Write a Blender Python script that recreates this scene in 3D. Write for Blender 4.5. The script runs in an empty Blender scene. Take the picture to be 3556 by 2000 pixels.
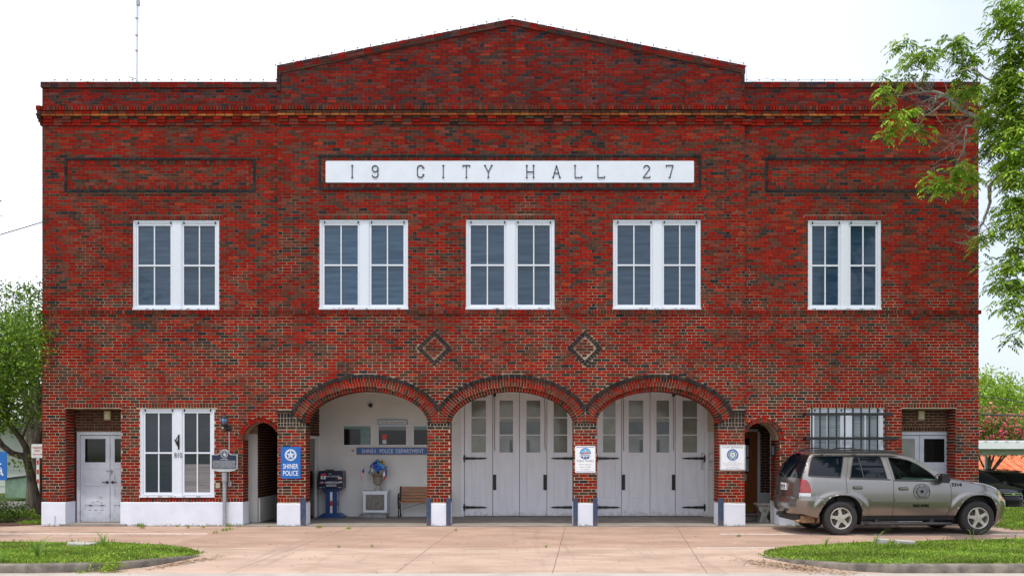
import bpy, bmesh, math, random
import numpy as np
from mathutils import Vector, Matrix
R = math.radians
random.seed(7)
scene = bpy.context.scene
COL = scene.collection

# ---------------------------------------------------------------- camera, sky, sun, exposure
cam_d = bpy.data.cameras.new('camera')
cam = bpy.data.objects.new('camera', cam_d); COL.objects.link(cam)
cam.location = (0, -20, 1.75); cam.rotation_euler = (R(90), 0, 0)
cam_d.sensor_width = 36; cam_d.lens = 30.78; cam_d.shift_y = 0.1575
cam_d.clip_start = 0.1; cam_d.clip_end = 2000
scene.camera = cam
SUN_EL, SUN_AZ = 76, 183            # azimuth measured clockwise from +Y (behind the hall)
world = bpy.data.worlds.new('World'); scene.world = world; world.use_nodes = True
wn = world.node_tree; wn.nodes.clear()
def wnode(t, **k):
    n = wn.nodes.new(t)
    for a, b in k.items(): setattr(n, a, b)
    return n
sky = wnode('ShaderNodeTexSky', sky_type='NISHITA', sun_disc=False)
sky.sun_elevation = R(SUN_EL); sky.sun_rotation = R(SUN_AZ)
sky.dust_density = 4; sky.air_density = 1; sky.ozone_density = 1
b1 = wnode('ShaderNodeBackground'); b1.inputs[1].default_value = 0.09
b2 = wnode('ShaderNodeBackground')
tc = wnode('ShaderNodeTexCoord'); nz = wnode('ShaderNodeTexNoise'); nz.inputs['Scale'].default_value = 1.6
nz.inputs['Detail'].default_value = 3; nz.inputs['Roughness'].default_value = .45
cr = wnode('ShaderNodeValToRGB')
cr.color_ramp.elements[0].position = .34; cr.color_ramp.elements[0].color = (.56, .60, .68, 1)
cr.color_ramp.elements[1].position = .58; cr.color_ramp.elements[1].color = (.96, .97, 1.0, 1)
b2.inputs[1].default_value = 1.22
ad = wnode('ShaderNodeAddShader'); wo = wnode('ShaderNodeOutputWorld')
L = wn.links.new
L(sky.outputs[0], b1.inputs[0]); L(tc.outputs['Generated'], nz.inputs['Vector']); sx = wnode('ShaderNodeSeparateXYZ'); L(tc.outputs['Generated'], sx.inputs[0]); mx_ = wnode('ShaderNodeMath', operation='MULTIPLY_ADD'); mx_.inputs[1].default_value = -.62; L(sx.outputs[0], mx_.inputs[0]); L(nz.outputs[0], mx_.inputs[2]); L(mx_.outputs[0], cr.inputs[0])
L(cr.outputs[0], b2.inputs[0]); L(b1.outputs[0], ad.inputs[0]); L(b2.outputs[0], ad.inputs[1]); L(ad.outputs[0], wo.inputs[0])
sun_d = bpy.data.lights.new('sun', 'SUN'); sun_d.energy = 2.8; sun_d.angle = R(1.0); sun_d.color = (1, .95, .86)
sun = bpy.data.objects.new('sun', sun_d); COL.objects.link(sun); sun.location = (0, -30, 60)
az, el = R(SUN_AZ), R(SUN_EL)
sd = Vector((math.sin(az) * math.cos(el), math.cos(az) * math.cos(el), math.sin(el)))
sun.rotation_euler = sd.to_track_quat('Z', 'Y').to_euler()
vs = scene.view_settings
scene.display_settings.display_device = 'sRGB'
vs.view_transform = 'Standard'; vs.look = 'None'; vs.gamma = 1; vs.exposure = 0; vs.use_curve_mapping = False

# ---------------------------------------------------------------- materials
def mat(name, col, rough=.6, metal=0, var=.12, vscale=6, bump=0, bscale=60, attr=None, col2=None, spec=.5, coat=0,
        stretch=(1, 1, 1), trans=0, emit=0, detail=4, lo=.35, hi=.65):
    m = bpy.data.materials.new(name); m.use_nodes = True
    nt = m.node_tree; n = nt.nodes; p = n['Principled BSDF']
    p.inputs['Roughness'].default_value = rough; p.inputs['Metallic'].default_value = metal
    p.inputs['Specular IOR Level'].default_value = spec; p.inputs['Coat Weight'].default_value = coat
    p.inputs['Coat Roughness'].default_value = .06
    t = n.new('ShaderNodeTexCoord'); mp = n.new('ShaderNodeMapping'); mp.inputs['Scale'].default_value = stretch
    nt.links.new(t.outputs['Object'], mp.inputs[0])
    no = n.new('ShaderNodeTexNoise'); no.inputs['Scale'].default_value = vscale; no.inputs['Detail'].default_value = detail
    nt.links.new(mp.outputs[0], no.inputs['Vector'])
    rp = n.new('ShaderNodeValToRGB'); nt.links.new(no.outputs[0], rp.inputs[0])
    c = (*col, 1); d = (*(col2 or [min(1, x * (1 + var)) for x in col]), 1)
    a = c if col2 else (*[x * (1 - var) for x in col], 1)
    rp.color_ramp.elements[0].position = lo; rp.color_ramp.elements[1].position = hi
    rp.color_ramp.elements[0].color = a; rp.color_ramp.elements[1].color = d
    out = rp.outputs[0]
    if attr:
        at = n.new('ShaderNodeAttribute'); at.attribute_name = attr
        mx = n.new('ShaderNodeMix'); mx.data_type = 'RGBA'; mx.blend_type = 'MULTIPLY'; mx.inputs[0].default_value = 1
        nt.links.new(rp.outputs[0], mx.inputs[6]); nt.links.new(at.outputs['Color'], mx.inputs[7]); out = mx.outputs[2]
    nt.links.new(out, p.inputs['Base Color'])
    if bump:
        bn = n.new('ShaderNodeTexNoise'); bn.inputs['Scale'].default_value = bscale; bn.inputs['Detail'].default_value = 5
        nt.links.new(mp.outputs[0], bn.inputs['Vector'])
        bp = n.new('ShaderNodeBump'); bp.inputs['Strength'].default_value = 1; bp.inputs['Distance'].default_value = bump
        nt.links.new(bn.outputs[0], bp.inputs['Height']); nt.links.new(bp.outputs[0], p.inputs['Normal'])
    if trans:   # leaves let light through
        tr = n.new('ShaderNodeBsdfTranslucent'); nt.links.new(out, tr.inputs[0])
        ms = n.new('ShaderNodeMixShader'); ms.inputs[0].default_value = trans
        nt.links.new(p.outputs[0], ms.inputs[1]); nt.links.new(tr.outputs[0], ms.inputs[2])
        nt.links.new(ms.outputs[0], n['Material Output'].inputs[0])
    return m
def glass_mat(name, tint, alpha):
    m = bpy.data.materials.new(name); m.use_nodes = True
    nt = m.node_tree; n = nt.nodes; p = n['Principled BSDF']
    p.inputs['Base Color'].default_value = (.01, .012, .012, 1); p.inputs['Roughness'].default_value = .03
    tr = n.new('ShaderNodeBsdfTransparent'); tr.inputs[0].default_value = (*tint, 1)
    fr = n.new('ShaderNodeFresnel'); fr.inputs[0].default_value = 1.5
    ma = n.new('ShaderNodeMath'); ma.operation = 'ADD'; ma.inputs[1].default_value = alpha
    nt.links.new(fr.outputs[0], ma.inputs[0])
    ms = n.new('ShaderNodeMixShader'); nt.links.new(ma.outputs[0], ms.inputs[0])
    nt.links.new(tr.outputs[0], ms.inputs[1]); nt.links.new(p.outputs[0], ms.inputs[2])
    nt.links.new(ms.outputs[0], n['Material Output'].inputs[0])
    return m

# ---------------------------------------------------------------- mesh builder
_glyph = {}
def glyphs(s, bold=0.0, shear=0.0):
    k = (s, bold, shear)
    if k not in _glyph:
        cu = bpy.data.curves.new('t', 'FONT'); cu.body = s; cu.size = 1; cu.offset = bold; cu.shear = shear; cu.resolution_u = 3
        o = bpy.data.objects.new('t', cu); COL.objects.link(o)
        dg = bpy.context.evaluated_depsgraph_get(); dg.update()
        me = bpy.data.meshes.new_from_object(o.evaluated_get(dg))
        v = [tuple(x.co) for x in me.vertices]; f = [tuple(p.vertices) for p in me.polygons]
        bpy.data.objects.remove(o); bpy.data.curves.remove(cu); bpy.data.meshes.remove(me)
        xs = [a[0] for a in v] or [0, 0]; ys = [a[1] for a in v] or [0, 0]
        _glyph[k] = (v, f, min(xs), max(xs), min(ys), max(ys))
    return _glyph[k]

class MB:
    def __init__(s): s.v = []; s.f = []; s.mi = []; s.c = []; s.m = 0; s.col = (1, 1, 1, 1); s.M = None; s.usecol = False
    def V(s, p):
        if s.M is not None: p = s.M @ Vector(p)
        s.v.append((p[0], p[1], p[2])); return len(s.v) - 1
    def F(s, idx): s.f.append(tuple(idx)); s.mi.append(s.m); s.c.append(s.col)
    def poly(s, pts): s.F([s.V(p) for p in pts])
    def box(s, x0, x1, y0, y1, z0, z1):
        i = [s.V(p) for p in ((x0,y0,z0),(x1,y0,z0),(x1,y1,z0),(x0,y1,z0),(x0,y0,z1),(x1,y0,z1),(x1,y1,z1),(x0,y1,z1))]
        for q in ((0,3,2,1),(4,5,6,7),(0,1,5,4),(1,2,6,5),(2,3,7,6),(3,0,4,7)): s.F([i[k] for k in q])
    def rbox(s, x0, x1, y0, y1, z0, z1, b=.01):      # box with its xz outline chamfered
        P = [(x0+b,z0),(x1-b,z0),(x1,z0+b),(x1,z1-b),(x1-b,z1),(x0+b,z1),(x0,z1-b),(x0,z0+b)]
        s.prism(P, y0, y1)
    def prism(s, P, y0, y1):                          # outline in xz, counter-clockwise seen from -Y
        a = [s.V((x, y0, z)) for x, z in P]; b = [s.V((x, y1, z)) for x, z in P]; n = len(P)
        s.F(a); s.F(b[::-1])
        for i in range(n): j = (i+1) % n; s.F((a[j], a[i], b[i], b[j]))
    def prismz(s, P, z0, z1):                         # outline in xy, counter-clockwise from above
        a = [s.V((x, y, z0)) for x, y in P]; b = [s.V((x, y, z1)) for x, y in P]; n = len(P)
        s.F(b); s.F(a[::-1])
        for i in range(n): j = (i+1) % n; s.F((a[i], a[j], b[j], b[i]))
    def tube(s, pts, r, n=8, cap=True):
        pts = [Vector(p) for p in pts]; rr = r if isinstance(r, (list, tuple)) else [r] * len(pts)
        rings = []; ref = None
        for i, p in enumerate(pts):
            d = (pts[min(i+1, len(pts)-1)] - pts[max(i-1, 0)]).normalized()
            if ref is None: ref = Vector((0,0,1)) if abs(d.z) < .9 else Vector((1,0,0))
            a = d.cross(ref).normalized(); b = a.cross(d).normalized(); ref = b
            rings.append([s.V(p + (a*math.cos(t) + b*math.sin(t)) * rr[i]) for t in [2*math.pi*k/n for k in range(n)]])
        for A, B in zip(rings, rings[1:]):
            for k in range(n): j = (k+1) % n; s.F((A[k], A[j], B[j], B[k]))
        if cap: s.F(rings[0][::-1]); s.F(rings[-1])
    def lathe(s, prof, n=24, c=(0,0,0), axis='z', flute=0):
        rings = []
        for r, h in prof:
            rg = []
            for k in range(n):
                t = 2*math.pi*k/n; q = r * (1 + flute * (k % 2))
                x, y = q*math.cos(t), q*math.sin(t)
                p = (x, y, h) if axis == 'z' else (x, h, y) if axis == 'y' else (h, x, y)
                rg.append(s.V((c[0]+p[0], c[1]+p[1], c[2]+p[2])))
            rings.append(rg)
        for A, B in zip(rings, rings[1:]):
            for k in range(n): j = (k+1) % n; s.F((A[k], A[j], B[j], B[k]) if axis != 'y' else (A[j], A[k], B[k], B[j]))
        s.F(rings[0][::-1] if axis != 'y' else rings[0]); s.F(rings[-1] if axis != 'y' else rings[-1][::-1])
    def ring(s, cx, cz, r0, r1, y0, y1, n=32):        # flat annulus facing -Y
        for k in range(n):
            t, u = 2*math.pi*k/n, 2*math.pi*(k+1)/n
            s.prism([(cx+r0*math.cos(t), cz+r0*math.sin(t)), (cx+r1*math.cos(t), cz+r1*math.sin(t)),
                     (cx+r1*math.cos(u), cz+r1*math.sin(u)), (cx+r0*math.cos(u), cz+r0*math.sin(u))], y0, y1)
    def disc(s, cx, cz, r, y0, y1, n=28, sx=1):
        s.prism([(cx+sx*r*math.cos(2*math.pi*k/n), cz+r*math.sin(2*math.pi*k/n)) for k in range(n)], y0, y1)
    def star(s, cx, cz, r, y0, y1, k=.42, n=5):
        s.prism([(cx+(r if i%2==0 else r*k)*math.sin(-math.pi*i/n), cz+(r if i%2==0 else r*k)*math.cos(math.pi*i/n)) for i in range(2*n)], y0, y1)
    def text(s, body, cx, cz, h, y, w=None, bold=0.0, shear=0.0, rot=0.0, xs=1.0):
        """lettering facing -Y, capital height h, centred at cx, cz; w = wanted width"""
        v, f, a, b, c, d = glyphs(body, bold, shear)
        if b - a < 1e-6: return
        k = h / .70; kx = (w / (b - a)) if w else k * xs; mid = .35
        co, si = math.cos(rot), math.sin(rot); o = len(s.v)
        for x, z, _ in v:
            X = (x - (a+b)/2) * kx; Z = (z - mid) * k
            s.V((cx + X*co - Z*si, y, cz + X*si + Z*co))
        for q in f: s.F([o+i for i in q])
    def arctext(s, body, cx, cz, r, h, y, a0, a1, bold=0.0, xs=.8, flip=False):
        n = len(body)
        for i, ch in enumerate(body):
            if ch == ' ': continue
            a = R(a0 + (a1-a0) * (i/(n-1) if n > 1 else .5))
            s.text(ch, cx+r*math.cos(a), cz+r*math.sin(a), h, y, bold=bold, rot=a-math.pi/2 if not flip else a+math.pi/2, xs=xs)
    def build(s, name, mats, parent=None, smooth=0, loc=None, bevel=0, merge=False):
        me = bpy.data.meshes.new(name); me.from_pydata(s.v, [], s.f)
        mats = mats if isinstance(mats, (list, tuple)) else [mats]
        for m in mats: me.materials.append(m)
        me.polygons.foreach_set('material_index', s.mi)
        if s.usecol:
            at = me.attributes.new('tone', 'FLOAT_COLOR', 'FACE')
            at.data.foreach_set('color', np.array(s.c, dtype=np.float32).ravel())
        if merge:
            bm = bmesh.new(); bm.from_mesh(me); bmesh.ops.remove_doubles(bm, verts=bm.verts, dist=merge)
            bm.to_mesh(me); bm.free()
        if smooth:
            me.polygons.foreach_set('use_smooth', [True] * len(me.polygons))
            me.set_sharp_from_angle(angle=R(smooth))
        me.update()
        o = bpy.data.objects.new(name, me); COL.objects.link(o)
        if parent: o.parent = parent
        if loc: o.location = loc
        if bevel:
            md = o.modifiers.new('bevel', 'BEVEL'); md.width = bevel; md.segments = 2; md.limit_method = 'ANGLE'
        return o

def tag(o, label=None, cat=None, group=None, kind=None):
    if label: o['label'] = label
    if cat: o['category'] = cat
    if group: o['group'] = group
    if kind: o['kind'] = kind
    return o
def thing(name, label, cat, loc=(0,0,0), rz=0, group=None):
    o = bpy.data.objects.new(name, None); COL.objects.link(o); o.empty_display_size = .2
    o.location = loc; o.rotation_euler = (0, 0, rz); return tag(o, label, cat, group)
def children_of(o): return [c for c in COL.objects if c.parent == o]
def copy_tree(o, parent=None):
    kids = children_of(o); c = o.copy(); COL.objects.link(c); c.parent = parent
    for k in kids: copy_tree(k, c)
    return c
def P(px, py, Y):                   # a point of the photo at depth Y, as a place in the scene
    s = 3040 / (Y + 20)
    return Vector(((px - 1778) / s, Y, 1.75 + (1560 - py) / s))
def wobble(pts, a, seed=0):
    r = random.Random(seed); return [Vector(p) + Vector((r.uniform(-a,a), r.uniform(-a,a), r.uniform(-a,a))) for p in pts]
# ---------------------------------------------------------------- the materials of the place
m_brick = mat('brick', (1, 1, 1), .88, var=.28, vscale=14, bump=.003, bscale=90, attr='tone', spec=.08)
def mortar_mat():
    m = bpy.data.materials.new('mortar'); m.use_nodes = True; nt = m.node_tree; n = nt.nodes; p = n['Principled BSDF']
    p.inputs['Roughness'].default_value = .95; p.inputs['Specular IOR Level'].default_value = .1
    t = n.new('ShaderNodeTexCoord'); sp = n.new('ShaderNodeSeparateXYZ'); nt.links.new(t.outputs['Object'], sp.inputs[0])
    mr = n.new('ShaderNodeMapRange'); mr.inputs[1].default_value = 1.5; mr.inputs[2].default_value = 10.5
    mr.inputs[3].default_value = -.24; mr.inputs[4].default_value = .26; nt.links.new(sp.outputs[2], mr.inputs[0])
    no = n.new('ShaderNodeTexNoise'); no.inputs['Scale'].default_value = .9; no.inputs['Detail'].default_value = 5; no.inputs['Roughness'].default_value = .7
    nt.links.new(t.outputs['Object'], no.inputs['Vector'])
    ad = n.new('ShaderNodeMath'); ad.operation = 'ADD'; nt.links.new(mr.outputs[0], ad.inputs[0]); nt.links.new(no.outputs[0], ad.inputs[1])
    rp = n.new('ShaderNodeValToRGB'); nt.links.new(ad.outputs[0], rp.inputs[0])
    rp.color_ramp.elements[0].position = .28; rp.color_ramp.elements[0].color = (.44, .35, .25, 1)
    rp.color_ramp.elements[1].position = .82; rp.color_ramp.elements[1].color = (.085, .035, .028, 1)
    e = rp.color_ramp.elements.new(.5); e.color = (.17, .10, .072, 1)
    nt.links.new(rp.outputs[0], p.inputs['Base Color']); return m
m_mortar = mortar_mat()
m_wallbrick = mat('rear_brick', (.2, .03, .02), .9, col2=(.1, .035, .025), vscale=3)
m_stucco = mat('white_stucco', (.67, .71, .80), .85, var=.04, vscale=3, bump=.005, bscale=26, spec=.2)
m_panel = mat('smooth_white_plaster', (.69, .73, .82), .8, var=.03, vscale=3, bump=.0012, bscale=20, spec=.2)
m_white = mat('white_paint', (.69, .73, .82), .45, col2=(.62, .66, .74), vscale=30, lo=.3, hi=.75, bump=.0006, bscale=60)
m_chip = mat('peeled_paint', (.30, .27, .24), .8)
m_wallwhite = mat('porch_wall_paint', (.72, .72, .71), .7, col2=(.64, .64, .64), vscale=1.4, bump=.001, bscale=40)
m_door = mat('lilac_grey_door_paint', (.80, .80, .86), .5, col2=(.74, .74, .81), vscale=2.2, bump=.001, bscale=30, stretch=(4, 1, .6))
m_doorline = mat('door_groove', (.13, .13, .15), .8)
m_greydoor = mat('grey_door_paint', (.56, .59, .67), .5, col2=(.46, .49, .56), vscale=3, bump=.001, bscale=30)
m_bluesteel = mat('blue_steel', (.028, .052, .11), .5, var=.3, vscale=12)
m_black = mat('black_iron', (.012, .012, .014), .45, var=.2)
m_blackgloss = mat('black_gloss', (.010, .010, .012), .15, var=.1)
m_upglass = mat('upper_window_glass', (.012, .034, .068), .07, col2=(.032, .062, .10), vscale=2.5, stretch=(.4, 1, 5), spec=.5, bump=.0004, bscale=3)  # pale streaks put reflections and scratches into the glass colour
m_lowglass = mat('lower_window_glass', (.016, .024, .036), .1, col2=(.032, .044, .060), vscale=3, stretch=(.6, 1, 40), spec=.45)
m_blind = mat('window_blind', (.24, .29, .32), .25, col2=(.15, .19, .21), vscale=9, stretch=(.15, 1, 9), lo=.42, hi=.58, coat=.6)
m_blindpink = mat('low_window_blind', (.22, .20, .21), .3, col2=(.13, .12, .13), vscale=9, stretch=(.15, 1, 9), lo=.42, hi=.58, coat=.5)
m_darkglass = mat('dark_glass', (.006, .007, .008), .06, var=.3, vscale=2, spec=.4)
m_paperglass = mat('obscured_glass', (.26, .27, .24), .12, col2=(.20, .21, .19), vscale=4, spec=.6)
m_paleglass = mat('pale_glass', (.30, .33, .33), .1, col2=(.22, .25, .26), vscale=3, spec=.6)
m_blueglass = mat('blue_grey_glass', (.05, .065, .075), .08, col2=(.08, .10, .11), vscale=3, spec=.7)
m_teal = mat('teal_blind', (.20, .33, .33), .4, col2=(.13, .22, .23), vscale=9, stretch=(.1, 1, 10))
m_floor = mat('porch_concrete', (.27, .245, .215), .85, col2=(.20, .175, .15), vscale=2.2, bump=.002, bscale=40)
m_ceiling = mat('porch_ceiling_paint', (.70, .70, .68), .8)
m_wood = mat('brown_wood', (.32, .10, .025), .35, col2=(.20, .058, .015), vscale=5, stretch=(9, 9, .7))
m_slat = mat('bench_slat_wood', (.40, .17, .06), .5, col2=(.28, .11, .038), vscale=6, stretch=(1, 8, 8))
m_brass = mat('brass', (.50, .38, .10), .3, metal=.8)
m_blue = mat('sign_blue', (.006, .115, .42), .35, var=.06)
m_signwhite = mat('sign_white', (.78, .80, .84), .35, var=.03)
m_signgrey = mat('sign_pale_grey', (.60, .64, .72), .35, var=.04)
m_ink = mat('sign_ink', (.035, .045, .07), .5, var=.1)
m_inkblue = mat('blue_ink', (.02, .08, .32), .4)
m_navy = mat('navy_paint', (.008, .014, .05), .3, var=.2)
m_royal = mat('royal_blue_paint', (.012, .055, .20), .4, var=.2)
m_red = mat('red_paint', (.62, .03, .02), .4, var=.1)
m_gold = mat('ochre', (.30, .20, .08), .5)
m_alu = mat('cast_aluminium', (.55, .57, .60), .4, metal=.6, var=.1)
m_galv = mat('grey_painted_steel', (.33, .35, .37), .45, metal=.4, var=.15, vscale=20)
m_plaque = mat('bronze_plaque', (.13, .12, .11), .4, metal=.3, var=.3, vscale=20)
m_urn = mat('urn_cement', (.30, .26, .20), .85, col2=(.17, .13, .10), vscale=14, bump=.003)
m_stone = mat('pale_cement', (.42, .41, .37), .85, col2=(.28, .28, .26), vscale=9, bump=.006, bscale=30)
m_greybase = mat('grey_slab', (.20, .21, .22), .8, var=.2, vscale=9)
m_fixture = mat('yellowed_plastic', (.42, .40, .28), .4)
m_leafdark = mat('bouquet_leaf', (.012, .035, .015), .6)
m_bulb = mat('bulb_grey', (.22, .22, .22), .3)
m_leaf = mat('leaf', (.85, .85, .85), .5, var=.1, vscale=1, attr='tone', trans=.35, spec=.2)
m_grass = mat('grass_blade', (1, 1, 1), .5, var=.1, vscale=1, attr='tone', trans=.35, spec=.3)
m_bark = mat('bark', (.15, .125, .10), .9, col2=(.055, .042, .034), vscale=12, bump=.012, bscale=22, stretch=(1, 1, .35))
m_bark_pale = mat('pale_bark', (.34, .32, .29), .9, col2=(.19, .17, .15), vscale=14, bump=.006, bscale=30)
m_lawn = mat('lawn_soil', (.09, .17, .02), .95, col2=(.10, .085, .035), vscale=5, bump=.01, bscale=30, lo=.45, hi=.75)
m_kerb = mat('kerb_concrete', (.20, .175, .145), .9, col2=(.085, .075, .065), vscale=5, bump=.006, bscale=30)
m_asphalt = mat('asphalt', (.13, .125, .12), .9, col2=(.17, .165, .155), vscale=3, bump=.003, bscale=60)
m_gutter = mat('street_concrete', (.42, .39, .35), .85, col2=(.34, .31, .27), vscale=2, bump=.002, bscale=60)
m_line = mat('worn_white_line', (.80, .80, .80), .7, col2=(.55, .48, .42), vscale=9, lo=.45, hi=.70)
m_mulch = mat('red_mulch', (.12, .04, .025), .95, col2=(.05, .025, .018), vscale=20, bump=.02, bscale=40)
m_rust = mat('rusty_sheet', (.45, .085, .020), .8, col2=(.60, .19, .08), vscale=2, stretch=(2.5, 1, 1))
m_fascia = mat('white_sheet_metal', (.74, .77, .78), .4, var=.03)
m_sage = mat('sage_sheet_metal', (.25, .29, .20), .5)
m_siding = mat('pale_siding', (.62, .65, .64), .7, col2=(.54, .57, .56), vscale=1)
m_mildgreen = mat('green_bin_paint', (.20, .30, .22), .6)
m_litter = mat('dry_leaf', (1, 1, 1), .8, attr='tone')
m_paint = mat('silver_grey_car_paint', (.27, .252, .238), .27, metal=.88, var=.02, coat=.7)
m_blackpaint = mat('black_car_paint', (.003, .003, .005), .12, spec=.3)
m_trim = mat('dark_trim', (.025, .025, .027), .55)
def vary(m, a, b):                     # random tone per pane, in place of differing reflections
    nt = m.node_tree; n = nt.nodes; p = n['Principled BSDF']; src = p.inputs['Base Color'].links[0].from_socket
    o = n.new('ShaderNodeObjectInfo'); r = n.new('ShaderNodeMapRange'); r.inputs[3].default_value = a; r.inputs[4].default_value = b; nt.links.new(o.outputs['Random'], r.inputs[0])
    v = n.new('ShaderNodeVectorMath'); v.operation = 'SCALE'; nt.links.new(src, v.inputs[0]); nt.links.new(r.outputs[0], v.inputs['Scale']); nt.links.new(v.outputs[0], p.inputs['Base Color'])
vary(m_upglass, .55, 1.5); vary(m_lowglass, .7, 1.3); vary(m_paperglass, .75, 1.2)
def grime(m, z0, z1, col, scale=14, lo=.42, hi=.62, f=.8):
    """splashed dirt: patchy, strongest at z0 and gone by z1"""
    nt = m.node_tree; n = nt.nodes; p = n['Principled BSDF']; src = p.inputs['Base Color'].links[0].from_socket
    g = n.new('ShaderNodeNewGeometry'); sp = n.new('ShaderNodeSeparateXYZ'); nt.links.new(g.outputs['Position'], sp.inputs[0])
    a = n.new('ShaderNodeMapRange'); a.inputs[1].default_value = z0; a.inputs[2].default_value = z1; a.inputs[3].default_value = .25; a.inputs[4].default_value = -.25; nt.links.new(sp.outputs[2], a.inputs[0])
    b = n.new('ShaderNodeTexNoise'); b.inputs['Scale'].default_value = scale; b.inputs['Detail'].default_value = 7; b.inputs['Roughness'].default_value = .7; nt.links.new(g.outputs['Position'], b.inputs['Vector'])
    c = n.new('ShaderNodeMath'); c.operation = 'ADD'; nt.links.new(a.outputs[0], c.inputs[0]); nt.links.new(b.outputs[0], c.inputs[1])
    d = n.new('ShaderNodeMapRange'); d.inputs[1].default_value = lo+.12; d.inputs[2].default_value = hi+.12; d.inputs[4].default_value = f; nt.links.new(c.outputs[0], d.inputs[0])
    x = n.new('ShaderNodeMix'); x.data_type = 'RGBA'; nt.links.new(d.outputs[0], x.inputs[0]); nt.links.new(src, x.inputs[6]); x.inputs[7].default_value = (*col, 1); nt.links.new(x.outputs[2], p.inputs['Base Color'])
grime(m_stucco, 0, .12, (.13, .12, .08), 16); grime(m_door, .0, .35, (.36, .33, .31), 9, f=.5); grime(m_greydoor, .0, .6, (.24, .23, .22), 9, f=.5); grime(m_bluesteel, 0, .5, (.16, .10, .07), 18, f=.5)
m_tyre = mat('tyre_rubber', (.022, .021, .022), .8, var=.2, vscale=30)
m_alloy = mat('alloy_wheel', (.52, .50, .46), .35, metal=.55, var=.15, vscale=14)
m_wheelgap = mat('dark_wheel_metal', (.07, .06, .05), .6)  # plain dark metal behind the spokes
m_tint = mat('tinted_car_glass', (.003, .005, .010), .03, var=.1, spec=.42)
m_clear = glass_mat('clear_green_car_glass', (.70, .90, .82), .03)
m_redlens = mat('red_lens', (.26, .003, .005), .12, coat=1, var=.3, vscale=20)
m_amber = mat('headlamp_lens', (.55, .42, .22), .12, coat=1, var=.3, vscale=20)
m_decal = mat('black_decal', (.006, .006, .007), .9, spec=0)
m_seat = mat('grey_seat_fabric', (.20, .22, .21), .8)
m_dash = mat('dashboard', (.26, .30, .28), .6)
m_mud = mat('dusty_metal', (.26, .15, .075), .8, var=.3, vscale=12)
m_chrome = mat('chrome', (.7, .7, .7), .15, metal=1)
m_cable = mat('cable', (.03, .03, .03), .6)
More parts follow.
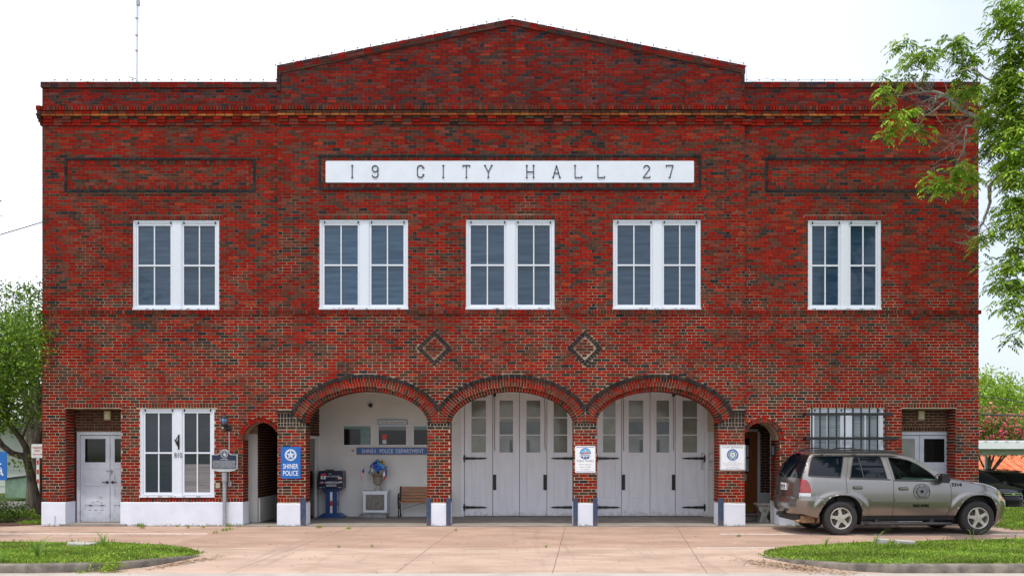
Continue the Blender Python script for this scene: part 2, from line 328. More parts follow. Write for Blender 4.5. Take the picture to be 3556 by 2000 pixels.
# ---------------------------------------------------------------- the ground
def hgt(x, y):
    def ss(t): t = max(0, min(1, t)); return t*t*(3-2*t)
    return -1.2*ss((y-4)/19)*ss((x-8)/3) - .8*ss((y-24)/20)*ss((x-8)/3)
def driveway_mat():
    m = mat('driveway_concrete', (.47, .345, .275), .9, col2=(.37, .265, .205), vscale=.7, bump=.002, bscale=70, stretch=(1, 2.2, 1), detail=8, lo=.38, hi=.62)
    nt = m.node_tree; n = nt.nodes; p = n['Principled BSDF']; src = p.inputs['Base Color'].links[0].from_socket
    g = n.new('ShaderNodeNewGeometry'); sp = n.new('ShaderNodeSeparateXYZ'); nt.links.new(g.outputs['Position'], sp.inputs[0])
    def ma(op, a, b=None, c=None):
        q = n.new('ShaderNodeMath'); q.operation = op
        for i, v in enumerate((a, b, c)):
            if v is None: continue
            if isinstance(v, (int, float)): q.inputs[i].default_value = v
            else: nt.links.new(v, q.inputs[i])
        return q.outputs[0]
    # dusty streaks and speckle of a worn slab
    def spots(src, scale, lo, hi, col, st=(1, 1, 1), f=1):
        t = n.new('ShaderNodeMapping'); t.inputs['Scale'].default_value = st; nt.links.new(g.outputs['Position'], t.inputs[0])
        a = n.new('ShaderNodeTexNoise'); a.inputs['Scale'].default_value = scale; a.inputs['Detail'].default_value = 6; a.inputs['Roughness'].default_value = .7
        nt.links.new(t.outputs[0], a.inputs['Vector'])
        r = n.new('ShaderNodeMapRange'); r.inputs[1].default_value = lo; r.inputs[2].default_value = hi; r.inputs[4].default_value = f
        nt.links.new(a.outputs[0], r.inputs[0])
        x = n.new('ShaderNodeMix'); x.data_type = 'RGBA'; nt.links.new(r.outputs[0], x.inputs[0]); nt.links.new(src, x.inputs[6])
        x.inputs[7].default_value = (*col, 1); return x.outputs[2]
    src = spots(src, 5, .56, .72, (.54, .42, .34), (.6, 2.6, 1), .75)
    src = spots(src, .45, .52, .72, (.22, .14, .10), (1, 1.6, 1), .6)
    src = spots(src, 30, .62, .70, (.20, .15, .12), (1, 1, 1), .6)
    src = spots(src, 1.1, .60, .75, (.50, .45, .40), (1, 2, 1), .6)
    sl = n.new('ShaderNodeMapRange'); sl.inputs[1].default_value = -4.36; sl.inputs[2].default_value = -4.34; nt.links.new(sp.outputs[1], sl.inputs[0])
    old = n.new('ShaderNodeMix'); old.data_type = 'RGBA'; old.blend_type = 'MULTIPLY'; nt.links.new(sl.outputs[0], old.inputs[0]); nt.links.new(src, old.inputs[6]); old.inputs[7].default_value = (.86, .80, .77, 1)   # the older, browner slab by the hall
    src = old.outputs[2]
    src = spots(src, 2.2, .50, .70, (.20, .12, .08), (.5, 2.4, 1), .38)
    src = spots(src, 1.7, .665, .72, (.10, .075, .06), (1, 1, 1), .7)     # oil drips
    src = spots(src, .9, .56, .66, (.25, .18, .14), (3.2, .16, 1), .45)    # tyre tracks towards the doors
    best = None
    wob = n.new('ShaderNodeTexNoise'); wob.inputs['Scale'].default_value = 3; nt.links.new(g.outputs['Position'], wob.inputs['Vector'])
    wv = ma('MULTIPLY', ma('SUBTRACT', wob.outputs[0], .5), .03)
    def joint(val, w, y0=None, y1=None):
        nonlocal best
        d = ma('LESS_THAN', ma('ABSOLUTE', ma('ADD', val, wv)), w)
        if y0 is not None: d = ma('MULTIPLY', d, ma('MULTIPLY', ma('GREATER_THAN', sp.outputs[1], y0), ma('LESS_THAN', sp.outputs[1], y1)))
        best = d if best is None else ma('MAXIMUM', best, d)
    for x0, k in ((-3.62, .055), (-1.2, .06), (1.22, .085), (3.75, .13), (-6.15, .02), (6.2, .05), (8.7, .05), (-8.9, .02), (-11.4, 0)):
        joint(ma('SUBTRACT', sp.outputs[0], ma('MULTIPLY_ADD', sp.outputs[1], k, x0)), .008)
    joint(ma('ADD', sp.outputs[1], 4.35), .006); joint(ma('ADD', sp.outputs[1], .12), .012)
    x = n.new('ShaderNodeMix'); x.data_type = 'RGBA'; nt.links.new(ma('MULTIPLY', best, .62), x.inputs[0]); nt.links.new(src, x.inputs[6])
    x.inputs[7].default_value = (.07, .05, .04, 1); nt.links.new(x.outputs[2], p.inputs['Base Color']); return m
m_drive = driveway_mat()
m_field = mat('field_grass', (.06, .12, .012), .95, col2=(.10, .17, .02), vscale=.8, bump=.01, bscale=20)
g = MB()
xs = [-600,-200,-80,-40,-25,-16,-12,-9,-6,0,5,8,8.5,9,9.5,10,10.5,11,12,14,17,20,25,30,40,60,100,250,600]
ys = [-300,-100,-40,-20,-8,-3,0,3,4,6,8,10,12,14,16,18,20,23,26,29,32,35,38,44,60,90,150,300,900]
idx = [[g.V((x, y, hgt(x, y) - .03)) for x in xs] for y in ys]
for j in range(len(ys)-1):
    for i in range(len(xs)-1): g.F((idx[j][i], idx[j][i+1], idx[j+1][i+1], idx[j+1][i]))
tag(g.build('ground', m_field, smooth=60), kind='structure')
g = MB(); g.poly([(-40,-7.62,.0), (40,-7.62,0), (40,-.0,0), (10.75,.3,0), (-10.8,.3,0), (-40,.3,0)][:0] or [(-14.2,-7.62,0),(14.5,-7.62,0),(14.5,-1.15,0),(11.35,-1.15,0),(10.72,.45,0),(-10.8,.45,0),(-11.2,.2,0),(-14.2,-.2,0)])
tag(g.build('driveway', m_drive), kind='structure')
g = MB(); g.box(-60, 60, -8.25, -7.62, -.03, .003); tag(g.build('street_gutter', m_gutter), kind='structure')
g = MB(); g.box(-60, 60, -20.5, -8.25, -.03, -.006); tag(g.build('street', m_asphalt), kind='structure')
g = MB(); g.box(-45, -10.9, 6.2, 9.4, -.2, .01); tag(g.build('side_street', m_asphalt), kind='structure')
g = MB()
for y0, y1 in ((18, 19), (19, 20), (20, 21.5), (21.5, 23), (23, 26), (26, 30)):
    g.poly([(11, y0, hgt(30,y0)+.02), (45, y0, hgt(30,y0)+.02), (45, y1, hgt(30,y1)+.02), (11, y1, hgt(30,y1)+.02)])
tag(g.build('car_park', m_asphalt), kind='structure')
g = MB(); g.box(-14.1, -6.33, -1.86, -1.78, .001, .004); g.box(4.3, 13.5, -1.92, -1.85, .001, .004)
tag(g.build('parking_lines', m_line), kind='structure')
g = MB(); g.box(3.3, 4.95, -4.42, -4.38, .001, .004); tag(g.build('faded_line', m_line), kind='structure')

# ---------------------------------------------------------------- brickwork
RED = [(.265,.011,.005), (.23,.010,.006), (.29,.014,.007), (.195,.012,.008)]
MID = [(.15,.034,.025), (.18,.042,.031), (.125,.028,.021)]
BRN = [(.09,.036,.024), (.11,.042,.028), (.07,.030,.022)]
DRK = [(.024,.023,.030), (.032,.028,.035), (.040,.032,.034)]
ORA = [(.32,.032,.011), (.28,.036,.015)]
TAN = [(.36,.12,.035), (.30,.10,.03), (.27,.07,.022), (.20,.05,.025)]
GRP = [(.065,.045,.038), (.075,.045,.036)]
from mathutils import noise as _nz
NZ = _nz.noise
rb = random.Random(11)
def tone(kind='mix', x=0, z=0):
    if kind == 'mix':
        w = math.sin(x*.35+z*2.3)*.5+math.sin(z*5.1+x*.9)*.5           # laid in drifts of one firing
        r = rb.random() + .07*w
        s = RED if r < .50 else ORA if r < .53 else MID if r < .79 else BRN if r < .925 else GRP if r < .965 else DRK
    else: s = {'dark': DRK, 'tan': TAN, 'red': RED, 'brown': BRN, 'blackbrown': DRK+DRK+[(.04,.028,.022)], 'soldier': RED+RED+MID+MID+BRN+[DRK[2]]}[kind]
    c = rb.choice(s); k = rb.uniform(.84, 1.14)*(1+.18*NZ(Vector((x*.45, z*.4, 3)))+.17*NZ(Vector((x*2.6, z*.28, 9))))
    if z > 9.5: k *= .84; c = (c[0]*.95, c[1]*1.0, c[2]*1.35)           # sooty weathered parapet
    return (c[0]*k, c[1]*k*1.05, c[2]*k*.97, 1)
class Frame:
    def __init__(s, O, U, N): s.O, s.U, s.N = Vector(O), Vector(U), Vector(N)
    def p(s, u, z, h): q = s.O + s.U*u + s.N*h; return (q.x, q.y, q.z + z)
FRONT = Frame((0,0,0), (1,0,0), (0,-1,0))
def bq(mb, fr, q, h0, h1, col):
    """a brick from a quad q of four (u, z) corners, its face at h1"""
    mb.col = col; j = .0012
    a = [mb.V(fr.p(u, z, h0)) for u, z in q]; dh = rb.uniform(-.0015, .0015)
    b = [mb.V(fr.p(u + rb.uniform(-j, j), z + rb.uniform(-j, j), h1 + dh)) for u, z in q]
    mb.F(b)
    for i in range(4): k = (i+1) % 4; mb.F((a[i], a[k], b[k], b[i]))
def brick(mb, fr, u0, u1, z0, z1, h0, h1, col): bq(mb, fr, [(u0,z0),(u1,z0),(u1,z1),(u0,z1)], h0, h1, col)
DZ = .0676; J = .0063
def subtract(iv, cuts):
    for a, b in cuts:
        out = []
        for x, y in iv:
            if b <= x or a >= y: out.append((x, y)); continue
            if a > x: out.append((x, a))
            if b < y: out.append((b, y))
        iv = out
    return [(x, y) for x, y in iv if y - x > .02]
def courses(mb, fr, u0, u1, z0, z1, h, cuts=lambda z: [], top=None, headers=True, h0=0.0, kind='mix', row0=0, minlen=.03):
    n = max(1, round((z1 - z0) / DZ)); dz = (z1 - z0) / n
    for k in range(n):
        za = z0 + k*dz; zc = za + dz/2; row = k + row0
        a, b = u0, u1
        if top:
            a, b = top(zc, u0, u1)
            if b <= a: continue
        iv = subtract([(a, b)], cuts(zc))
        hd = headers and row % 6 == 3
        units = []; u = -12.0 + (.1025 if row % 2 else 0) + (.04 if hd else 0)
        while u < 12:
            if hd: units += [(u, u+.205, 0), (u+.205, u+.41, 0), (u+.41, u+.51, 1)]; u += .51
            else: units.append((u, u+.205, 0)); u += .205
        for x, y in iv:
            for p, q, d in units:
                if q <= x or p >= y: continue
                s, e = max(p, x), min(q, y)
                s += J if s == p else .0; e -= J if e == q else .0
                if e - s < minlen: continue
                brick(mb, fr, s, e, za+J, za+dz-J, h0, h, tone('dark' if d and rb.random() < .85 else kind, (s+e)/2, zc))
def rowlock(mb, fr, u0, u1, z0, z1, h, kind='soldier', pitch=.070, h0=0.0):
    n = max(1, round((u1-u0)/pitch)); d = (u1-u0)/n
    for i in range(n): brick(mb, fr, u0+i*d+J, u0+(i+1)*d-J, z0+J, z1-J, h0, h, tone(kind, u0+i*d, z0))
def stretchers(mb, fr, u0, u1, z0, z1, h, kind, pitch=.205, h0=0.0): rowlock(mb, fr, u0, u1, z0, z1, h, kind, pitch, h0)

hall = thing('city_hall', 'two storey red brick city hall with a low gable, arched porches and white plinth', 'building')
XL, XR, CL, CR = -10.73, 10.66, -5.34, 5.30      # ends of the front and edges of the centre bay
T = .40                                           # wall thickness
ZB0, ZB1 = 4.83, 4.93; ZC0, ZC1 = 9.46, 9.57
WIN_UP = [(-8.66,-6.69), (-4.39,-2.37), (-1.05,.97), (2.30,4.30), (6.76,8.43)]
WIN_Z = (4.935, 6.98)
PIERS = [(-5.34,-4.71), (-1.93,-1.41), (1.41,1.93), (4.71,5.30)]
ARCH = [(-3.32, 1.39, .745), (0, 1.41, .745), (3.32, 1.39, .745)]; ZS = 2.34
SMALL = [(-5.745, .405), (5.715, .405)]; ZS2 = 1.965
REC = [(-10.20,-8.93), (8.90,10.14)]; REC_TOP = 2.70
LOWWIN = [(-8.50,-6.80), (6.81,8.48)]; LOW_Z = (.655, 2.70)
def arch_pts(c, a, b, o=0, n=160, zs=ZS, e=1.87):
    pts = []
    for i in range(n+1):
        t = math.pi*i/n; ct, st = math.cos(t), math.sin(t)
        x = -a*abs(ct)**(2/e)*(1 if ct > 0 else -1); z = b*st**(2/e)
        nx = abs(x/a)**(e-1)/a*(1 if x > 0 else -1); nz = abs(z/b)**(e-1)/b; l = math.hypot(nx, nz) or 1
        pts.append((c + x + o*nx/l, zs + z + o*nz/l))
    return pts
def half_at(pts, z, c):
    w = 0
    for (x0, z0), (x1, z1) in zip(pts, pts[1:]):
        if (z0-z)*(z1-z) <= 0 and z0 != z1: w = max(w, abs(x0+(x1-x0)*(z-z0)/(z1-z0)-c))
    return w
A_IN = [arch_pts(*A, .115) for A in ARCH]; A_OUT = [arch_pts(*A, .375) for A in ARCH]
S_IN = [arch_pts(c, r, r, .04, zs=ZS2, e=2) for c, r in SMALL]; S_OUT = [arch_pts(c, r, r, .105, zs=ZS2, e=2) for c, r in SMALL]
def cuts_common(z, arch, small, lint):
    c = []
    for x0, x1 in WIN_UP:
        if WIN_Z[0]-.03 < z < WIN_Z[1]: c.append((x0, x1))
        elif lint and WIN_Z[1] < z < WIN_Z[1]+.105: c.append((x0-.08, x1+.08))
    for x0, x1 in LOWWIN:
        if LOW_Z[0]-.03 < z < LOW_Z[1]: c.append((x0, x1))
        elif lint and LOW_Z[1] < z < LOW_Z[1]+.105: c.append((x0-.08, x1+.08))
    for x0, x1 in REC:
        if z < REC_TOP: c.append((x0, x1))
        elif lint and z < REC_TOP+.105: c.append((x0-.02, x1+.02))
    for (cx, a, b), pts in zip(ARCH, arch):
        if z < ZS: c.append((cx-a, cx+a))
        else:
            w = half_at(pts, z, cx)
            if w: c.append((cx-w, cx+w))
    for (cx, r), pts in zip(SMALL, small):
        if z < ZS2: c.append((cx-r, cx+r))
        else:
            w = half_at(pts, z, cx)
            if w: c.append((cx-w, min(cx+w, CL)) if cx < 0 else (max(cx-w, CR), cx+w))
    return c
PANELS = [(-10.22,-5.85,7.61,8.41), (5.78,10.13,7.61,8.41), (-4.41,4.31,7.64,8.46)]
DIA = [(-1.77-.0, 4.055), (1.66, 4.055)]
def cuts_face(z):
    c = cuts_common(z, A_OUT, S_OUT, True)
    for x0, x1, z0, z1 in PANELS:
        if z0 < z < z1: c.append((x0, x1))
    for x, zc in DIA:
        w = .425 - abs(z-zc)
        if w > 0: c.append((x-w, x+w))
    return c
def cuts_cap(z):                                  # the centre bay also makes room for the pier capitals
    c = cuts_face(z)
    if 2.20 < z < 2.645: c += [(-5.34,-4.71), (4.71,5.30)]
    if 2.20 < z < 2.36: c += [(-1.93,-1.41), (1.41,1.93)]
    return c
def gable(z, u0, u1):
    if z < 10.38: return (u0, u1)
    t = (z-10.38)/(11.44-10.38); return (u0*(1-t), u1*(1-t)) if t < 1 else (0, 0)

# mortar and backing of the front wall
mo = MB()
for (xa, xb, dy) in ((XL, CL, 0), (CL, CR, -.05), (CR, XR, 0)):
    for z0, z1 in ((.0, .60), (.60, ZB0), (ZB0, ZC0), (ZC0, 10.05 if dy == 0 else 11.44)):
        n = round((z1-z0)/DZ); dz = (z1-z0)/n
        for k in range(n):
            zc = z0+(k+.5)*dz; a, b = (xa, xb) if dy == 0 else gable(zc, xa, xb)
            if b <= a: continue
            for x, y in subtract([(a+.003, b-.003)], cuts_common(zc, A_IN, S_IN, False)):
                mo.box(x, y, dy-.002, T, z0+k*dz, z0+(k+1)*dz)
for x0, x1, z0, z1 in PANELS[:2]: pass
mo.build('wall_backing', m_mortar, hall)

bk = MB(); bk.usecol = True
F0, FC = 0.006, .056      # face heights: wings, centre bay
for (xa, xb, h, c, r0) in ((XL, CL, F0, cuts_face, 0), (CL, CR, FC, cuts_cap, 1), (CR, XR, F0, cuts_face, 0)):
    hb = h-.012
    # course above the plinth
    rowz = (.55, .645)
    for x, y in subtract([(xa, xb)], cuts_common(.56, A_OUT, S_OUT, True)):
        rowlock(bk, FRONT, x, y, *rowz, h+.006, h0=hb)
    courses(bk, FRONT, xa, xb, .645, ZB0, h, cuts=c, h0=hb, row0=r0)
    courses(bk, FRONT, xa, xb, ZB1, ZC0-.17, h, cuts=c, h0=hb, row0=r0+1)
    courses(bk, FRONT, xa, xb, ZC1, 10.02 if h == F0 else 11.44, h, h0=hb, row0=r0, top=None if h == F0 else gable)
    # belt course and cornice
    rowlock(bk, FRONT, xa-(.05 if xa == XL else .0), xb+(.05 if xb == XR else 0), ZB0, ZB1, h+.03, h0=hb)
    e0, e1 = (.09 if xa == XL else 0), (.09 if xb == XR else 0)
    rowlock(bk, FRONT, xa-e0-.02*(h == FC), xb+e1+.02*(h == FC), ZC0, ZC1, h+.062, h0=hb)
    stretchers(bk, FRONT, xa-e0, xb+e1, ZC0-.068, ZC0, h+.044, 'brown' if h == FC else 'mix', h0=hb)
    stretchers(bk, FRONT, xa-e0*.8, xb+e1*.8, ZC0-.125, ZC0-.068, h+.052, 'tan', h0=hb)
    # corbel table: blocks of three courses, gaps between
    z = ZC0-.125; u = xa + .05
    while u < xb-.2:
        for k, (hh) in enumerate((.044, .033, .018)):
            zz = z-.068*(k+1)
            if k < 2 or True:
                brick(bk, FRONT, u+J, u+.205-J, zz+J, zz+.068-J, hb, h+hh, tone('mix', u, zz))
                if k == 0: brick(bk, FRONT, u+.205+J, u+.43-J, zz+.045, zz+.068-J, hb, h+.006, tone('blackbrown', u, zz))
                else: brick(bk, FRONT, u+.205+J, u+.43-J, zz+J, zz+.068-J, hb, h+.020, tone('mix', u, zz))
        u += .43
    courses(bk, FRONT, xa, xb, ZC0-.17-.17, ZC0-.125, h+.004, h0=hb, row0=2, headers=False)
# cornice and belt return round the two ends, quoin courses of the side faces
for sx, X in ((-1, XL), (1, XR)):
    sf = Frame((X, 0, 0), (0, -1*sx*-1, 0), (sx, 0, 0))
    for z0, z1, h in ((ZB0, ZB1, .03), (ZC0, ZC1, .10), (ZC0-.068, ZC0, .085), (ZC0-.125, ZC0-.068, .10), (ZC0-.19, ZC0-.125, .085), (ZC0-.26, ZC0-.19, .065), (ZC0-.33, ZC0-.26, .04)):
        for k in range(6):
            y0 = -h+k*.1 if k == 0 else k*.1; y1 = (k+1)*.1
            bk.col = tone('soldier', k, z0); bk.box(min(X, X+sx*h), max(X, X+sx*h), y0+.004, y1-.004, z0+J, z1-J)
# lintels of upright bricks
for x0, x1 in WIN_UP:
    h = FC if -5 < x0 < 5 else F0
    rowlock(bk, FRONT, x0-.08, x1+.08, WIN_Z[1], WIN_Z[1]+.105, h+.002, h0=h-.012)
for x0, x1 in LOWWIN: rowlock(bk, FRONT, x0-.08, x1+.08, LOW_Z[1], LOW_Z[1]+.105, F0+.002, h0=-.01)
for x0, x1 in REC: rowlock(bk, FRONT, x0-.02, x1+.02, REC_TOP, REC_TOP+.105, F0+.002, h0=-.01)
# framed panels under the cornice
for x0, x1, z0, z1 in PANELS:
    h = FC if x0 > -5 and x0 < 5 and x1 < 5 else F0; hb = h-.012
    stretchers(bk, FRONT, x0, x1, z1-.066, z1, h+.022, 'dark', h0=hb); stretchers(bk, FRONT, x0, x1, z0, z0+.066, h+.022, 'dark', h0=hb)
    for xa in (x0, x1-.066):
        n = 4 if h == F0 else 4
        for k in range(n):
            d = (z1-z0-.132)/n; brick(bk, FRONT, xa+J, xa+.066-J, z0+.066+k*d+J, z0+.066+(k+1)*d-J, hb, h+.022, tone('dark'))
    rowlock(bk, FRONT, x0+.07, x1-.07, z1-.166, z1-.070, h+.008, h0=hb); rowlock(bk, FRONT, x0+.07, x1-.07, z0+.070, z0+.166, h+.008, h0=hb)
    if h == F0:
        for xa in (x0+.07, x1-.17): courses(bk, FRONT, xa, xa+.1, z0+.166, z1-.166, h+.008, h0=hb, headers=False)
        courses(bk, FRONT, x0+.17, x1-.17, z0+.166, z1-.166, h-.001, h0=hb-.004, headers=False)
    else:
        for xa in (x0+.07, x1-.165): courses(bk, FRONT, xa, xa+.095, z0+.166, z1-.166, h+.008, h0=hb, headers=False)
# parapet caps
def cap(mb, x0, z0, x1, z1, h, n, off, th):
    for i in range(n):
        a = (x0+(x1-x0)*i/n, z0+(z1-z0)*i/n); b = (x0+(x1-x0)*(i+1)/n, z0+(z1-z0)*(i+1)/n)
        l = math.hypot(b[0]-a[0], b[1]-a[1]); ux, uz = (b[0]-a[0])/l, (b[1]-a[1])/l; g_ = J
        q = [(a[0]+ux*g_-uz*off, a[1]+uz*g_+ux*off), (b[0]-ux*g_-uz*off, b[1]-uz*g_+ux*off),
             (b[0]-ux*g_-uz*(off+th-.008), b[1]-uz*g_+ux*(off+th-.008)), (a[0]+ux*g_-uz*(off+th-.008), a[1]+uz*g_+ux*(off+th-.008))]
        bq(mb, FRONT, q, -.38, h, tone('soldier' if rb.random() < .7 else 'brown', a[0], 9.9))
for xa, xb in ((XL-.03, CL), (CR, XR+.03)):
    cap(bk, xa, 10.0, xb, 10.0, F0+.03, 26, 0, .068); cap(bk, xa, 10.0, xb, 10.0, F0+.03, 26, .066, .068)
for sx in (-1, 1):
    X = CL-.0 if sx < 0 else CR
    pts = ((X, 10.36), (0, 11.42)) if sx < 0 else ((0, 11.42), (X, 10.36))
    cap(bk, pts[0][0], pts[0][1], pts[1][0], pts[1][1], FC+.03, 27, -.02, .075); cap(bk, pts[0][0], pts[0][1], pts[1][0], pts[1][1], FC+.03, 27, .052, .075)
    a = X if sx < 0 else X-.085
    for k in range(3): brick(bk, FRONT, a-.012*(1 if sx<0 else -1), a+.075, 9.90+k*.17, 10.06+k*.17, -.38, FC+.032, tone('brown', 0, 9.9))
bk.build('brickwork', m_brick, hall)
mo = MB()
mo.box(XL-.02, CL, -.03, T, 9.995, 10.125); mo.box(CR, XR+.02, -.03, T, 9.995, 10.125)
for sx in (-1, 1):
    a = [(sx*5.31, 10.30), (0, 11.40), (0, 11.535), (sx*5.31, 10.475)]
    mo.prism(a if sx > 0 else a[::-1], -.075, T)
mo.build('coping_mortar', m_mortar, hall)

# diamonds of black brick
for x, zc in DIA:
    d = MB(); d.usecol = True; d.m = 0
    d.M = Matrix.Translation((x, -.0545, zc)) @ Matrix.Rotation(R(45), 4, 'Y'); s = .290; w = .090
    d.m = 1; d.box(-s, s, .0, .03, -s, s); d.m = 0
    for k in range(4):
        d.M = Matrix.Translation((x, 0, zc)) @ Matrix.Rotation(R(45+90*k), 4, 'Y')
        n = 7; e = (2*s-w)/n
        for i in range(n):
            d.col = tuple(v*1.0 for v in rb.choice(DRK+[(.05,.032,.028)])[:3]) + (1,); d.box(-s+i*e+.007, -s+(i+1)*e-.007, -.066, -.045, s-w, s)
    d.M = None
    for k in range(-4, 4):
        z0 = k*.0676; w0 = .27 - max(abs(z0), abs(z0+.0676))
        c0 = (.05 if k % 2 else -.045)
        if w0 > .03:
            for p_, r_ in ((-w0, min(w0, c0)), (max(-w0, c0), w0)):
                if r_-p_ > .03: d.col = rb.choice(MID+BRN+[RED[3]]) + (1,); d.box(x+p_+.007, x+r_-.007, -.057, -.045, zc+z0+.007, zc+z0+.061)
    d.build('brick_diamond', [m_brick, m_mortar], hall)

# arches: voussoir rings, clipped at the middle of the piers
def ring_bricks(mb, A, o, t, h, back, pitch, kind, lo, hi, zcut=None, zs=ZS, e=1.87):
    P0 = arch_pts(*A, o, 400, zs, e); P1 = arch_pts(*A, o+t, 400, zs, e)
    Pm = [((a[0]+b[0])/2, (a[1]+b[1])/2) for a, b in zip(P0, P1)]
    s = [0]
    for a, b in zip(Pm, Pm[1:]): s.append(s[-1]+math.hypot(b[0]-a[0], b[1]-a[1]))
    n = round(s[-1]/pitch); pt = s[-1]/n
    def at(Q, d):
        d = max(0, min(s[-1]-1e-6, d)); k = np.searchsorted(s, d, side='right')-1; f = (d-s[k])/(s[k+1]-s[k])
        return (Q[k][0]*(1-f)+Q[k+1][0]*f, Q[k][1]*(1-f)+Q[k+1][1]*f)
    for i in range(n):
        a, b = i*pt+J, (i+1)*pt-J
        q = [at(P0, a), at(P0, b), at(P1, b), at(P1, a)]
        m = (sum(p[0] for p in q)/4, sum(p[1] for p in q)/4)
        if m[0] < lo-.005 or m[0] > hi+.005 or (zcut and m[1] < zcut(m[0])): continue
        q = [(min(hi, max(lo, x)), z) for x, z in q]
        if q[1][0] < q[0][0] and False: pass
        bq(mb, FRONT, q, back, h, tone(kind, m[0], m[1]))
def ring_mortar(mb, A, o, t, y0, y1, lo, hi, zcut=None, zs=ZS, e=1.87):
    P0 = arch_pts(*A, o, 64, zs, e); P1 = arch_pts(*A, o+t, 64, zs, e)
    for i in range(64):
        q = [P0[i], P0[i+1], P1[i+1], P1[i]]; m = (sum(p[0] for p in q)/4, sum(p[1] for p in q)/4)
        if m[0] < lo or m[0] > hi or (zcut and m[1] < zcut(m[0])): continue
        q = [(min(hi, max(lo, x)), z) for x, z in q]; mb.prism(q, y0, y1)
for k, A in enumerate(ARCH):
    lo = (-5.06, -1.666, 1.674)[k]; hi = (-1.674, 1.666, 5.03)[k]
    zc = None
    if k == 0: zc = lambda x: ZS-.02 + max(0, -4.80-x)*.95
    if k == 2: zc = lambda x: ZS-.02 + max(0, x-4.80)*.95
    a = MB(); a.usecol = True
    ring_bricks(a, A, .295, .082, FC+.030, -.04, .135, 'blackbrown', lo, hi, zc)
    ring_bricks(a, A, .200, .092, FC+.012, -.04, .0676, 'soldier', lo, hi, zc)
    ring_bricks(a, A, .103, .094, FC+.010, -.10, .0676, 'soldier', lo, hi, zc)
    ring_bricks(a, A, .0, .100, FC-.075, -.40, .0676, 'soldier', lo, hi)
    a.m = 1; ring_mortar(a, A, .10, .272, -.058, -.045 if False else .1, lo, hi, zc); ring_mortar(a, A, .004, .095, .026, .395, lo, hi)
    a.build('porch_arch', [m_brick, m_mortar], hall)
for k, (c, r) in enumerate(SMALL):
    a = MB(); a.usecol = True; A = (c, r, r)
    lo, hi = (-6.4, CL-.004) if k == 0 else (CR+.004, 6.4)
    ring_bricks(a, A, .0, .105, F0+.012, -.10, .068, 'soldier', lo, hi, zs=ZS2, e=2)
    a.m = 1; ring_mortar(a, A, .003, .10, -.002, .395 if k == 0 else .69, lo, hi, zs=ZS2, e=2)
    a.build('passage_arch', [m_brick, m_mortar], hall)

# piers: capitals, reveals, plinths and blue steel corner guards
cp = MB(); cp.usecol = True
for i, (a, b) in enumerate(PIERS):
    z = 2.205
    cp = MB(); cp.usecol = True
    stretchers(cp, FRONT, a, b, z, z+.068, FC, 'blackbrown', .19, h0=.03)
    rowlock(cp, FRONT, a, b, z+.068, z+.150, FC, 'blackbrown', h0=.03)
    if i in (0, 3):
        rowlock(cp, FRONT, a, b, z+.150, z+.262, FC+.001, 'blackbrown', h0=.03); rowlock(cp, FRONT, a, b, z+.262, z+.374, FC+.001, 'blackbrown', h0=.03)
        s, e = (a-.03, -4.98) if i == 0 else (4.95, b+.03)
        stretchers(cp, FRONT, s, e, z+.374, z+.442, FC+.035, 'blackbrown', .19, h0=.03)
    for X, sx in ((a, -1), (b, 1)):
        fr = Frame((X, -.05, 0), (0, 1, 0), (sx, 0, 0))
        if X in (CL, CR):                                            # edge of the centre bay, only the 5 cm step shows above
            continue
        courses(cp, fr, 0, .44, .645, z, .006, h0=-.01, headers=False, row0=i)
        rowlock(cp, fr, 0, .44, .55, .645, .008, h0=-.01)
        stretchers(cp, fr, 0, .44, z, z+.068, .006, 'blackbrown', .1, h0=-.01); rowlock(cp, fr, 0, .44, z+.068, z+.150, .006, 'blackbrown', .05, h0=-.01)
    cp.build('pier_capital', m_brick, hall)
pass
side = MB(); side.usecol = True       # brick reveals of recesses and passages, returns of the centre bay, inner walls
for X, sx, u1, ztop in ((REC[0][0], 1, .42, REC_TOP), (REC[0][1], -1, .42, REC_TOP), (REC[1][0], 1, .42, REC_TOP), (REC[1][1], -1, .42, REC_TOP),
                        (-6.15, 1, .40, 1.97), (6.12, -1, .70, 1.97)):
    fr = Frame((X, 0, 0), (0, 1, 0), (sx, 0, 0))
    courses(side, fr, 0, u1, .645, ztop, .006, h0=-.01, headers=False); rowlock(side, fr, 0, u1, .55, .645, .008, h0=-.01)
for X, sx in ((CL, -1), (CR, 1)):
    fr = Frame((X, -.05, 0), (0, 1, 0), (sx, 0, 0))
    courses(side, fr, 0, .05, .645, ZC0-.2, .004, h0=-.01, headers=False); courses(side, fr, 0, .4, 10.0, 10.36, .004, h0=-.01, headers=False)
    courses(side, fr, 0, .44, .645, 2.2, .006, h0=-.01, headers=False, row0=1)
side.m = 0
for (x0, x1) in REC:                  # brick over the recessed doors
    fr = Frame((0, .44, 0), (1, 0, 0), (0, -1, 0))
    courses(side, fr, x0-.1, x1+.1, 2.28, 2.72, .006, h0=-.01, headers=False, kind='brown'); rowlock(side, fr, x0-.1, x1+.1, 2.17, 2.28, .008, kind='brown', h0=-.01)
    side.m = 1; side.box(x0-.1, x1+.1, .444, .6, 2.165, 2.72); side.m = 0
